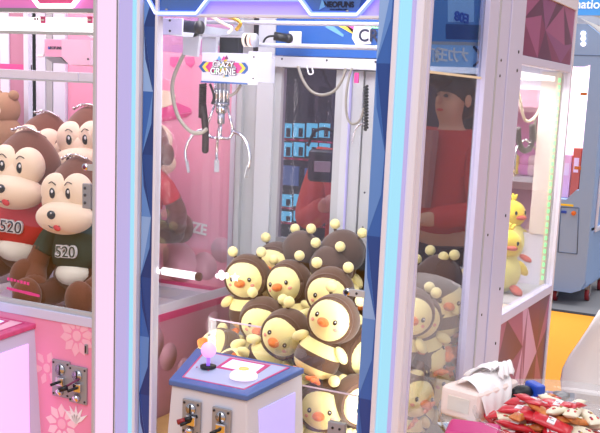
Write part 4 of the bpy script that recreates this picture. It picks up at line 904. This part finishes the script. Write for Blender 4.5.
# body as front slab pieces round the window
b = MB()
zb1 = .12
b.prism([(bx-1.3, .12), (bx-.10, .10), (bx-.03, .13), (bx, .2), (bx, wz0-.02), (wx1-.02, wz0-.02), (wx1-.09, wz0-.10), (bx-1.3, wz0-.10)], 'y', by, by+.06, 'blue_cab')
b.prism([(wx1, wz0-.02), (bx, wz0-.02), (bx, wz1+.02), (wx1, wz1+.02)], 'y', by, by+.06, 'blue_cab')
b.prism([(bx-1.3, wz1), (wx1-.05, wz1), (wx1, wz1+.02), (bx, wz1+.02)]+prof[4:], 'y', by, by+.06, 'blue_cab')
b.box((bx-1.3, by+1.0, .13), (bx-.02, by+1.04, 2.0), 'pink_pale'); b.box((bx-1.3, by+.06, .13), (bx-.02, by+1.0, wz0-.12), 'blue_cab')
b.box((bx-1.3, by+.06, zt_-.12), (bx-.05, by+1.0, zt_-.06), 'white_paint')
b.build('body', kb)
b = MB(); b.box((bx-1.25, by+.1, zt_-.16), (bx-.1, by+.9, zt_-.125), 'lamp'); b.build('ceiling_lamp', kb)
# right side face with window: frame built round an opening
b = MB(); z0w, z1w = at(596, 245, X=bx).z, zt_-.35
b.box((bx-.03, by+.06, .16), (bx, by+1.04, .62), 'blue_cab'); b.box((bx-.03, by+.06, .6), (bx, by+.18, zt_-.08), 'blue_cab'); b.box((bx-.03, by+.92, .6), (bx, by+1.04, zt_-.08), 'blue_cab'); b.box((bx-.03, by+.18, zt_-.4), (bx, by+.92, zt_-.08), 'blue_cab'); b.build('side_wall', kb)
b = MB(); b.box((bx, by+.16, .60), (bx+.02, by+.20, zt_-.38), 'white_paint', .01); b.box((bx, by+.16, .58), (bx+.02, by+.94, .62), 'white_paint', .01); b.box((bx, by+.90, .6), (bx+.02, by+.94, zt_-.38), 'white_paint', .01); b.box((bx, by+.2, .78), (bx+.015, by+.9, .80), 'white_paint'); b.box((bx, by+.5, .62), (bx+.015, by+.52, .80), 'white_paint'); b.build('side_window_frame', kb)
# front details
b = MB(); q = [bz(561, 207), bz(579, 208), bz(577, 254), bz(558, 252)]
for a_, c_ in zip(q, q[1:]+q[:1]): b.cyl((a_.x, by-.001, a_.z), (c_.x, by-.001, c_.z), .004, 'blue_cab_dark', seg=6)
b.build('access_panel', kb, 'outlined access panel')
c = bz(574, 213); b = MB(); b.cyl((c.x, by, c.z), (c.x, by-.02, c.z), .018, 'orange'); b.build('orange_knob', kb); c = bz(564, 212); b = MB(); b.box((c.x-.02, by-.008, c.z-.01), (c.x+.02, by, c.z+.01), 'tape_blue'); b.build('blue_latch', kb)
c = bz(567, 205); b = MB(); b.box((c.x-.05, by-.003, c.z-.008), (c.x+.05, by, c.z+.008), 'yellow'); b.build('yellow_label', kb)
b = MB()
for yy in (33.5, 38.5, 44): c = bz(583.4, yy); b.ell((c.x, by-.004, c.z), (.020, .012, .018), 'led_white', 16, 10)
b.build('sign_lights', kb, 'three stacked white lights')
b = MB(); a_ = bz(556, 46); c_ = bz(590, 48.5); b.box((bx-1.3, by-.002, bz(570, 55).z-.003), (bx-.03, by, bz(570, 55).z+.003), 'blue_cab_dark'); b.build('seam', kb)
for (px, py) in ((562, 94), (557, 168)):
    c = bz(584.5 if py < 100 else 578.5, py); b = MB(); b.box((c.x-.03, by-.01, c.z-.012), (c.x+.02, by, c.z+.012), 'foil_mix'); b.build('window_clip', kb)
for (dx, dy) in ((-.25, .12), (-.03, .30), (-.04, .85), (-1.1, .12)):
    b = MB(); x_, y_ = bx+dx, by+dy; b.cyl((x_-.015, y_, .05), (x_+.015, y_, .05), .05, 'caster_red', seg=20); b.cyl((x_-.018, y_, .05), (x_+.018, y_, .05), .022, 'steel', seg=12); b.box((x_-.022, y_-.025, .06), (x_+.022, y_+.025, .135), 'alu_dark', .004); b.build('caster', kb, 'red caster wheel')
# prizes inside its window, seen as stacked boxes
rnd = random.Random(9)
for k in range(7):
    x_ = wx1-.04-.075*k; z0_ = wz0-.105; h_ = .30+.25*rnd.random()
    b = MB(); b.box((x_-.033, by+.35, wz0-.119), (x_+.033, by+.43, z0_+h_), ['hotpink', 'coral', 'pink_light', 'tissue', 'mauve'][k % 5], .006); b.box((x_-.02, by+.348, z0_+h_*.5), (x_+.02, by+.35, z0_+h_*.8), 'pink_pale')
    tag(b.build('prize_box'), 'tall %s prize box inside the pale blue machine' % ['pink', 'coral', 'light pink', 'white', 'mauve'][k % 5], 'box', 'prize boxes in the pale blue machine')
# canopy arch + info sign
cn = root('info_sign', 'blue hanging sign with white Information lettering', 'sign', (.0, by+1.0, 2.2), None, world=True)
ys = by+1.0; p0_ = at(565, -2, Y=ys); p1_ = at(640, 15.5, Y=ys)
b = MB(); b.box((p0_.x-1.2, ys, p1_.z), (p1_.x+.6, ys+.06, p1_.z+.9), 'sign_blue'); b.build('board', cn)
c = at(577, 4.5, Y=ys); text('lettering', 'Information', .105, FY(c.x, ys-.004, c.z), 'txt_white', cn, ext=.002, bold=.002)
b = MB(); b.box((p0_.x-1.2, ys+.01, p1_.z+.86), (p1_.x+.6, ys+.05, 4.6), 'panel_white'); b.build('hanging_panel', cn)
yc = by+1.2
pts = [at(x, y, Y=yc) for x, y in ((570, 15), (580, 18), (590, 24), (598, 30), (606, 38), (625, 60))]; low_ = [at(x, y, Y=yc) for x, y in ((625, 75), (606, 47), (598, 37), (590, 32), (580, 26), (570, 22.5))]
b = MB(); top_ = [(p.x, p.z) for p in pts]; b.prism([(pts[0].x-1.2, pts[0].z+.1)]+top_+[(p.x, p.z) for p in low_]+[(pts[0].x-1.2, low_[-1].z+.1)], 'y', yc, yc+.8, 'cream_paint')
for x_ in (pts[0].x-1.1, pts[-1].x-.04): b.box((x_-.03, yc+.35, 0), (x_+.03, yc+.41, pts[-1].z-.02 if x_ > pts[0].x else low_[-1].z+.05), 'cream_paint')
tag(b.build('canopy_arch'), 'cream curved canopy arch behind the pale blue machine', 'canopy')
b = MB(); b.prism([(top_[0][0]-1, top_[0][1]+.1)]+[(x, z+.07) for x, z in top_]+[(x, z+.004) for x, z in top_[::-1]]+[(top_[0][0]-1, top_[0][1]+.004)], 'y', yc+.81, yc+.95, 'panel_white')
tag(b.build('canopy_skin'), 'white sloped canopy skin above the cream arch', 'canopy')

# ================================================================== TABLE and what stands on it
TZ = .80; TC = Vector((1.135, .262, TZ)); TR = .318
tb = root('side_table', 'round clear glass table beside the blue machine', 'table', (TC.x, TC.y, 0), None, world=True)
b = MB(); b.lathe([(0, TZ-.008), (TR-.004, TZ-.008), (TR, TZ-.004), (TR-.004, TZ), (0, TZ)], 'glass_table', (TC.x, TC.y, 0), 64); b.build('tabletop', tb, 'clear glass top')
b = MB(); b.lathe([(TR-.006, TZ), (TR-.001, TZ), (TR+.004, TZ+.028), (TR+.001, TZ+.030), (TR-.006, TZ)], 'bowl_clear', (TC.x, TC.y, 0), 64); b.build('rim', tb, 'low clear rim')
b = MB(); b.cyl((TC.x, TC.y, .02), (TC.x, TC.y, TZ-.009), .03, 'steel'); b.lathe([(0, 0), (.2, 0), (.2, .008), (.03, .022), (0, .022)], 'steel', (TC.x, TC.y, 0), 40); b.cyl((TC.x, TC.y, TZ-.02), (TC.x, TC.y, TZ-.0085), .10, 'steel', seg=32); b.build('pedestal', tb)
# tissue pack
tk = root('tissue_pack', 'soft white tissue pack with a pulled out tissue, left side of the glass table', 'tissue pack', (.900, .268, TZ), None)
tk.rotation_euler = (0, 0, R(-14))
b = MB(); b.box((-.055, -.095, 0), (.055, .095, .075), 'tissue_pack', .014); b.box((-.030, -.0975, .02), (.03, -.094, .055), 'tissue_side'); 
o = b.build('pack', tk)
b = MB(); b.box((-.0575, -.07, .01), (-.0545, .075, .062), 'tissue_side', .001)
for k in range(5): b.box((-.0585, -.05+.0, .05-.008*k), (-.057, .0-.006*k, .052-.008*k), 'grey_panel')
b.box((-.0585, -.06, .018), (-.057, -.045, .026), 'black'); b.build('side_print', tk, 'cream printed side')
b = MB(); rnd = random.Random(3)
def sheet(b, path, w, m, amp=.006, seed=1):
    rnd = random.Random(seed); n = len(path); k = 12; vs = []; fs = []
    for i, (x, y, z, ww) in enumerate(path):
        for j in range(k):
            t = j/(k-1)-.5; vs.append((x+amp*math.sin(j*1.9+i*.9+seed), y+t*ww+amp*.3*math.cos(j*2.3+i), z+amp*math.cos(j*1.7+i*1.3+seed)))
    for i in range(n-1):
        for j in range(k-1): fs.append((i*k+j, i*k+j+1, (i+1)*k+j+1, (i+1)*k+j))
    b.add(vs, fs, m, True)
sheet(b, [(-.03, 0, .080, .15), (-.015, .0, .096, .15), (.005, 0, .098, .16), (.025, -.0, .092, .16), (.045, -.01, .082, .15), (.062, -.02, .055, .13), (.068, -.03, .02, .11), (.075, -.03, .012, .10)], 0, 'tissue', .004, 2)
sheet(b, [(-.04, .03, .080, .10), (-.025, .03, .098, .10), (-.012, .035, .112, .08), (.002, .04, .118, .05), (.02, .04, .106, .06)], 0, 'tissue', .007, 5)
sheet(b, [(.0, .06, .086, .10), (.012, .065, .108, .09), (.022, .07, .124, .05), (.036, .06, .110, .07), (.045, .05, .088, .08)], 0, 'tissue', .007, 7)
o = b.build('tissue_sheet', tk, 'crumpled white tissue'); sd = o.modifiers.new('s', 'SOLIDIFY'); sd.thickness = .0012; o.modifiers.new('ss', 'SUBSURF').render_levels = 1
# card, pink case
c = at(453, 424, Z=TZ); b = MB(); b.box((-.03, -.045, 0), (.03, .045, .002), 'card'); b.box((-.02, -.035, .002), (.02, -.005, .0024), 'blue_light'); o = tag(b.build('printed_card'), 'small pale blue card in front of the tissue pack', 'card'); o.location = (c.x+.02, c.y-.01, TZ+.0002); o.rotation_euler = (0, 0, R(-50))
b = MB(); b.box((-.058, -.05, 0), (.058, .05, .045), 'hot_case', .012); b.box((-.045, -.0515, .015), (.045, -.05, .03), 'magenta'); o = tag(b.build('pink_case'), 'hot pink rounded case at the bottom edge beside the sweets', 'case'); c = at(474, 437, Z=TZ+.02); o.location = (c.x, c.y-.01, TZ+.0005); o.rotation_euler = (0, 0, R(12))
# blue desk tool
bt = root('hand_stapler', 'small blue stapler with a black grip near the far rim of the table', 'stapler', at(523, 411, Z=TZ), None)
bt.scale = (1.3,)*3
bt.rotation_euler = (0, 0, R(-40)); bt.location.z = TZ+.0005
b = MB(); b.box((-.022, -.03, 0), (.022, .03, .012), 'tape_blue', .004); b.box((-.018, -.032, .012), (.018, -.02, .018), 'chrome', .001); b.build('base', bt)
b = MB(); b.box((-.021, .012, .01), (.021, .034, .054), 'tape_blue', .006); b.box((-.018, -.03, .02), (.018, .02, .034), 'tape_blue', .006, Matrix.Rotation(R(-8), 4, 'X')); b.build('body', bt)
b = MB(); b.ell((0, -.006, .036), (.017, .024, .015), 'black', 20, 12); b.build('grip', bt, 'black grip')
# dark stamp
b = MB(); b.lathe([(0, 0), (.017, 0), (.019, .012), (.013, .02), (.012, .032), (.018, .034), (.021, .038), (.021, .046), (0, .048)], 'alu_dark'); b.box((-.010, -.019, .004), (.010, -.014, .022), 'black', .001); o = tag(b.build('hand_stamp'), 'dark grey hand stamp standing behind the cream sweets', 'stamp'); c = at(560, 411, Z=TZ); o.location = (c.x, c.y, TZ+.0005)
# clear sweet bowl
BC = at(548, 436, Z=TZ); BR = .175
b = MB(); pr = [(0, .001), (.13, .001), (.155, .01), (BR, .045), (BR+.002, .046), (.158, .007), (.132, -.0), (0, -.0005)]
b.lathe([(0, .0), (.135, .0), (.158, .008), (BR+.002, .046), (BR-.002, .047), (.154, .012), (.133, .004), (0, .004)], 'bowl_clear', (0, 0, 0), 56); o = tag(b.build('sweet_bowl'), 'clear shallow bowl heaped with wrapped sweets', 'bowl'); o.location = (BC.x, BC.y, TZ+.0006)
# sweets
def packet(kind, L, W_, H):
    b = MB(); n, k = 12, 10; vs = []; fs = []
    col = {'red': 'foil_red', 'cream': 'foil_cream', 'mix': 'foil_mix'}[kind]
    for i in range(n+1):
        u = i/n*2-1; f_ = max(0, 1-abs(u)**5)
        for j in range(k):
            a = 2*PI*j/k; hh = H*f_+.0008; ww = W_*(1 if abs(u) < .85 else 1.06)*(1+.04*math.sin(9*u+j))
            vs.append((u*L, ww*math.cos(a), hh*math.sin(a)*(1+.15*math.sin(5*u+a*2))))
    for i in range(n):
        for j in range(k): fs.append((i*k+j, i*k+(j+1) % k, (i+1)*k+(j+1) % k, (i+1)*k+j))
    fs.append(tuple(range(k))[::-1]); fs.append(tuple(n*k+j for j in range(k)))
    b.add(vs, fs, col, True)
    rt = b.build('wrapped_sweet')
    b = MB()
    if kind == 'red':
        b.box((-L*.28, -W_*.6, H*.7), (L*.12, W_*.55, H+.0012), 'txt_white', .0008); b.box((-L*.2, -W_*.2, H+.001), (L*.05, -W_*.0, H+.0016), 'grey_panel'); b.build('paper_label', rt, 'white paper label')
    elif kind == 'cream':
        rn = random.Random(1)
        for q in range(9): x, y = (rn.random()-.5)*L*1.3, (rn.random()-.5)*W_; b.ell((x, y, H*.86), (.0045, .003, H*.2+.0006), rn.choice(['purple_dot', 'foil_gold', 'foil_red']), 8, 6)
        b.build('flower_print', rt)
    else:
        rn = random.Random(2)
        for q in range(10): x, y = (rn.random()-.5)*L*1.3, (rn.random()-.5)*W_; b.ell((x, y, H*.85), (.0045, .004, H*.2+.0006), rn.choice(['yellow', 'foil_red', 'txt_white', 'foil_gold']), 8, 6)
        b.build('colour_print', rt)
    return rt
SG = 'wrapped sweets heaped in the clear bowl'
protos = {'red': packet('red', .045, .020, .008), 'cream': packet('cream', .040, .017, .009), 'mix': packet('mix', .030, .015, .008)}
usedp = set(); cnt = {}
ADJ = ['at the left rim', 'near the front', 'beside the stapler', 'in the middle of the heap', 'at the top of the heap', 'near the right rim', 'behind the stamp side', 'deep in the heap']
def sweet(kind, x, y, z, rz, rx, ry, label):
    p = protos[kind]; o = p if kind not in usedp else copy_tree(p); usedp.add(kind)
    o.location = (x, y, z); o.rotation_euler = (rx, ry, rz); tag(o, label, 'wrapped sweet', SG)
rnd = random.Random(21)
desc = {'red': 'red labelled sweet', 'cream': 'cream floral sweet', 'mix': 'small gold patterned sweet'}
def where(dx, dy, lvl):
    h = 'left' if dx < -.05 else 'right' if dx > .05 else 'middle'; v = 'back' if dy > .05 else 'front' if dy < -.05 else 'centre'
    return 'at the bowl\'s %s %s, %s' % (h, v, ('bottom layer', 'second layer', 'third layer', 'topmost')[lvl])
lay = []
for lvl, (rad, z, n) in enumerate(((.128, .016, 18), (.112, .034, 18), (.095, .054, 16), (.060, .072, 9))):
    for k in range(n):
        a = 2*PI*k*.618; r_ = rad*math.sqrt((k+.5)/n)
        lay.append((BC.x+r_*math.cos(a), BC.y+r_*math.sin(a), TZ+z+.004*rnd.random(), lvl, r_*math.cos(a), r_*math.sin(a)))
for (x, y, z, lvl, dx, dy) in lay:
    side, deep = dx*.90+dy*.435, -dx*.435+dy*.90   # across the picture and away from the viewer; turn is the way it points
    rz_ = rnd.random()*PI; turn = ('lying across', 'slanting away right', 'pointing away', 'slanting away left')[int(((rz_-.45)/PI*4+.5) % 4)]
    kind = ('red' if rnd.random() < .6 else rnd.choice(['mix', 'cream'])) if side < .0 else ('cream' if rnd.random() < .62 else rnd.choice(['red', 'mix', 'mix']))
    sweet(kind, x, y, z, rz_, (rnd.random()-.5)*.7, (rnd.random()-.5)*.6, desc[kind]+' '+where(side, deep, lvl)+', '+turn)
# white moulded chair at the right
ch = root('moulded_chair', 'white moulded plastic chair at the right edge beyond the table', 'chair', (0, 0, 0), None, world=True)
YC = 1.15
def cp(x, y): p = at(x, y, Y=YC); return p
outl = [cp(x, y) for x, y in ((600, 311), (590, 327), (580, 342), (570, 356), (563, 369), (561, 380), (562, 392), (566, 405), (571, 415))]
xr = outl[0].x; 
b = MB(); n = len(outl); vs = []; fs = []
W2 = .42
for i, p in enumerate(outl):
    for j in range(9):
        t = j/8; vs.append((p.x+(xr+W2-p.x)*t, YC+.10*math.sin(t*PI)+.0, p.z+.03*math.sin(t*PI)))
for i in range(n-1):
    for j in range(8): fs.append((i*9+j, i*9+j+1, (i+1)*9+j+1, (i+1)*9+j))
b.add(vs, fs, 'chair_white', True); o = b.build('backrest', ch); sd = o.modifiers.new('s', 'SOLIDIFY'); sd.thickness = .014; sd.offset = 0
zb_ = outl[-1].z; x0c = outl[-1].x
b = MB(); b.box((x0c-.01, YC-.42, .44), (x0c+.44, YC+.06, .47), 'chair_white', .012); b.box((x0c+.02, YC+.01, .46), (x0c+.42, YC+.05, zb_+.03), 'chair_white', .01); b.build('seat', ch)
for dx in (.03, .40):
    for dy in (-.38, .02): b = MB(); b.cyl((x0c+dx, YC+dy, .44), (x0c+dx+(-.03 if dx < .1 else .03), YC+dy+(-.02 if dy < 0 else .03), .0), .014, 'steel', seg=12); b.build('leg', ch)

# ================================================================== PEOPLE
def person(name, label, loc, rz, jacket, inner, hair, arms, trousers='navy_cloth', h=1.64, ponytail=False):
    rt = root(name, label, 'person', loc, None); rt.rotation_euler = (0, 0, rz); k = h/1.64
    J = {}; V = []; E_ = []; RAD = []
    def v(n, p, r, par=None):
        J[n] = len(V); V.append(Vector(p)*k); RAD.append(r*k)
        if par: E_.append((J[par], J[n]))
    v('pelvis', (0, 0, .93), .115); v('waist', (0, 0, 1.06), .10, 'pelvis'); v('chest', (0, 0, 1.26), .122, 'waist'); v('neckb', (0, .005, 1.39), .062, 'chest'); v('neck', (0, .002, 1.43), .045, 'neckb'); v('jaw', (0, -.022, 1.475), .062, 'neck'); v('head', (0, 0, 1.54), .078, 'jaw'); v('crown', (0, .008, 1.60), .05, 'head')
    for sx, s_ in ((-1, 'r'), (1, 'l')):
        el, ha = arms[0 if sx < 0 else 1]
        v('sh'+s_, (sx*.165, 0, 1.355), .06, 'chest'); v('el'+s_, el, .042, 'sh'+s_); v('wr'+s_, ha, .028, 'el'+s_)
        d = (Vector(ha)-Vector(el)).normalized(); v('pa'+s_, tuple(Vector(ha)+d*.06), .034, 'wr'+s_)
        side = d.cross(Vector((0, 0, 1))).normalized()
        for q, (o_, l_) in enumerate(((-.026, .055), (-.009, .068), (.009, .064), (.026, .048))): v('f%d%s' % (q, s_), tuple(Vector(ha)+d*(.08+l_)+side*o_+Vector((0, 0, -.015))), .0085, 'pa'+s_)
        v('th'+s_, tuple(Vector(ha)+d*.055-side*sx*.045), .010, 'wr'+s_)
        v('hi'+s_, (sx*.09, 0, .86), .088, 'pelvis'); v('kn'+s_, (sx*.10, -.01, .48), .058, 'hi'+s_); v('an'+s_, (sx*.105, .01, .09), .038, 'kn'+s_); v('to'+s_, (sx*.115, -.12, .035), .034, 'an'+s_)
    def skin(nm, names, edges, grow, m, par):
        idx = {n: i for i, n in enumerate(names)}; me = bpy.data.meshes.new(nm)
        inv = {J[n]: n for n in J}
        me.from_pydata([V[J[n]] for n in names], [(idx[inv[a]], idx[inv[b_]]) for a, b_ in E_ if inv[a] in idx and inv[b_] in idx], [])
        o = bpy.data.objects.new(nm, me); COL.objects.link(o); o.parent = par; me.materials.append(M[m])
        sm = o.modifiers.new('skin', 'SKIN'); sm.use_smooth_shade = True; o.modifiers.new('sub', 'SUBSURF').render_levels = 2
        for i, n in enumerate(names): r_ = RAD[J[n]]+grow; me.skin_vertices[0].data[i].radius = (r_*(1.25 if n in ('chest', 'waist', 'pelvis') else 1), r_*(.85 if n in ('chest', 'waist', 'pelvis') else 1)); me.skin_vertices[0].data[i].use_root = n in ('pelvis', names[0]) and i == 0
        return o
    body = skin('body', list(J), None, 0, 'skin', rt)
    # face: eyes, brows, nose, mouth, ears
    b = MB(); hc = Vector((0, 0, 1.535))*k
    b.ell(hc+Vector((0, -.088, -.012)), (.011, .016, .018), 'skin', 12, 8)
    for sx in (-1, 1): b.ell(hc+Vector((sx*.082, .005, -.01)), (.010, .018, .028), 'skin', 12, 8)
    b.build('nose_and_ears', body)
    b = MB()
    for sx in (-1, 1): b.ell(hc+Vector((sx*.030, -.078, .006)), (.013, .008, .007), 'eye', 12, 8); b.box(hc+Vector((sx*.030-.016, -.085, .022)), hc+Vector((sx*.030+.016, -.066, .027)), 'hair', .001)
    b.build('eyes_and_brows', body); b = MB(); b.ell(hc+Vector((0, -.076, -.052)), (.020, .007, .006), 'tongue', 12, 8); b.build('mouth', body)
    b = MB(); b.ell(hc+Vector((0, .028, .034)), (.094, .092, .080), 'hair', 24, 16); b.ell(hc+Vector((0, .045, -.02)), (.082, .06, .08), 'hair', 20, 14); b.ell(hc+Vector((.03, -.05, .065)), (.065, .045, .03), 'hair', 16, 10)
    if ponytail: b.ell(hc+Vector((0, .12, .01)), (.035, .035, .04), 'hair', 16, 10); b.ell(hc+Vector((0, .135, -.09)), (.032, .035, .10), 'hair', 16, 12)
    b.build('hair', rt)
    skin('jacket', ['chest', 'pelvis', 'waist', 'neckb', 'shr', 'elr', 'wrr', 'shl', 'ell', 'wrl'][0:0] or ['pelvis', 'waist', 'chest', 'neckb', 'shr', 'elr', 'wrr', 'shl', 'ell', 'wrl'], None, .018, jacket, rt)
    skin('trousers', ['pelvis', 'hir', 'knr', 'anr', 'hil', 'knl', 'anl'], None, .014, trousers, rt)
    b = MB(); b.prism([(-.03*k, 1.40*k), (.03*k, 1.40*k), (.012*k, 1.08*k), (-.012*k, 1.08*k)], 'y', -.138*k, -.10*k, inner, .004); b.build('inner_shirt', rt)
    for sx in (-1, 1): b = MB(); b.box((sx*.112*k-.045, -.18*k, 0), (sx*.112*k+.045, .07*k, .075*k), 'black', .02); b.build('shoe', rt)
    return rt
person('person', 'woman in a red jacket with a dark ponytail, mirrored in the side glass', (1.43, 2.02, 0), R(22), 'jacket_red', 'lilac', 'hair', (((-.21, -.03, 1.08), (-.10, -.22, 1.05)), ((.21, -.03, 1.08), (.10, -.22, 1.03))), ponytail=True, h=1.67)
pc = at(364, 130, Y=1.56)  # figure reflected in the rear glass, built solid behind it
pp = person('person', 'rear glass reflection of a person in an orange red jacket, built as a figure', (pc.x, 1.56, 0), R(20), 'jacket_orange', 'lilac', 'hair', (((-.22, -.05, 1.10), (-.11, -.24, 1.20)), ((.22, -.05, 1.10), (.08, -.24, 1.18))), h=1.56)
b = MB(); b.box((-.055, -.035, -.07), (.055, .035, .05), 'black', .02); b.tube([(-.06, 0, .06), (-.03, 0, .12), (.03, 0, .12), (.06, 0, .06)], .006, 'black'); b.box((-.03, -.054, -.03), (.03, -.049, .01), 'grey_panel', .002)
o = tag(b.build('reflected_dark_bag'), 'dark bag held by the reflected person in the orange red jacket', 'bag'); o.location = at(323, 163, Y=1.30); o.rotation_euler = (0, 0, R(25))

# ================================================================== LIGHT
w = bpy.data.worlds.new('hall'); sc.world = w; w.use_nodes = True
bg = w.node_tree.nodes['Background']; bg.inputs[0].default_value = (.93, .92, 1, 1); bg.inputs[1].default_value = .70
def area(name, loc, rot, sx, sy, e, col=(1, 1, 1)):
    l = bpy.data.lights.new(name, 'AREA'); l.shape = 'RECTANGLE'; l.size = sx; l.size_y = sy; l.energy = e; l.color = col
    o = bpy.data.objects.new(name, l); COL.objects.link(o); o.location = loc; o.rotation_euler = rot; return o
area('hall_lamp', (1.2, -2.2, 3.8), (R(30), 0, R(10)), 3, 2, 62)
area('hall_lamp', (3.2, 1.5, 3.8), (0, R(-20), 0), 2, 3, 45)
area('hall_lamp', (0, 6.0, 4.4), (0, 0, 0), 5, 3, 160)
area('machine_lamp_or_fill', (.40, .22, 1.92), (R(6), 0, 0), .6, .3, 5.0, (1, .98, .97))
area('machine_lamp_or_fill', (.125, .035, 1.15), (R(90), 0, R(-30)), .03, .9, 1.4, (1, .98, .97))  # unseen fill strip added in the front corner to brighten the bees
area('machine_lamp_or_fill', (.675, .035, 1.15), (R(90), 0, R(30)), .03, .9, 1.4, (1, .98, .97))  # matching added fill strip in the right front corner
area('machine_lamp_or_fill', (-.41, .30, 1.92), (0, 0, 0), .6, .3, 3.4, (1, .93, .97))
area('machine_lamp_or_fill', (.6, 1.0, 1.62), (0, 0, 0), .3, .5, 7, (1, .96, .96))
area('machine_lamp_or_fill', (-.36, 1.2, 1.9), (R(-25), 0, 0), .6, .2, 5)
area('machine_lamp_or_fill', (.3, 1.95, 2.0), (R(0), 0, 0), .5, .1, 4)
area('machine_lamp_or_fill', (bx-.6, by+.5, zt_-.2), (0, 0, 0), 1, .6, 30)
area('machine_lamp_or_fill', (-1.2, .3, 1.9), (0, 0, 0), .5, .3, 4)
sc.view_settings.view_transform = 'Standard'; sc.view_settings.look = 'None'; sc.view_settings.gamma = 1; sc.view_settings.exposure = 0.0
sc.view_settings.use_curve_mapping = False
sc.cycles.transparent_max_bounces = 48; sc.cycles.max_bounces = 10; sc.cycles.use_denoising = True
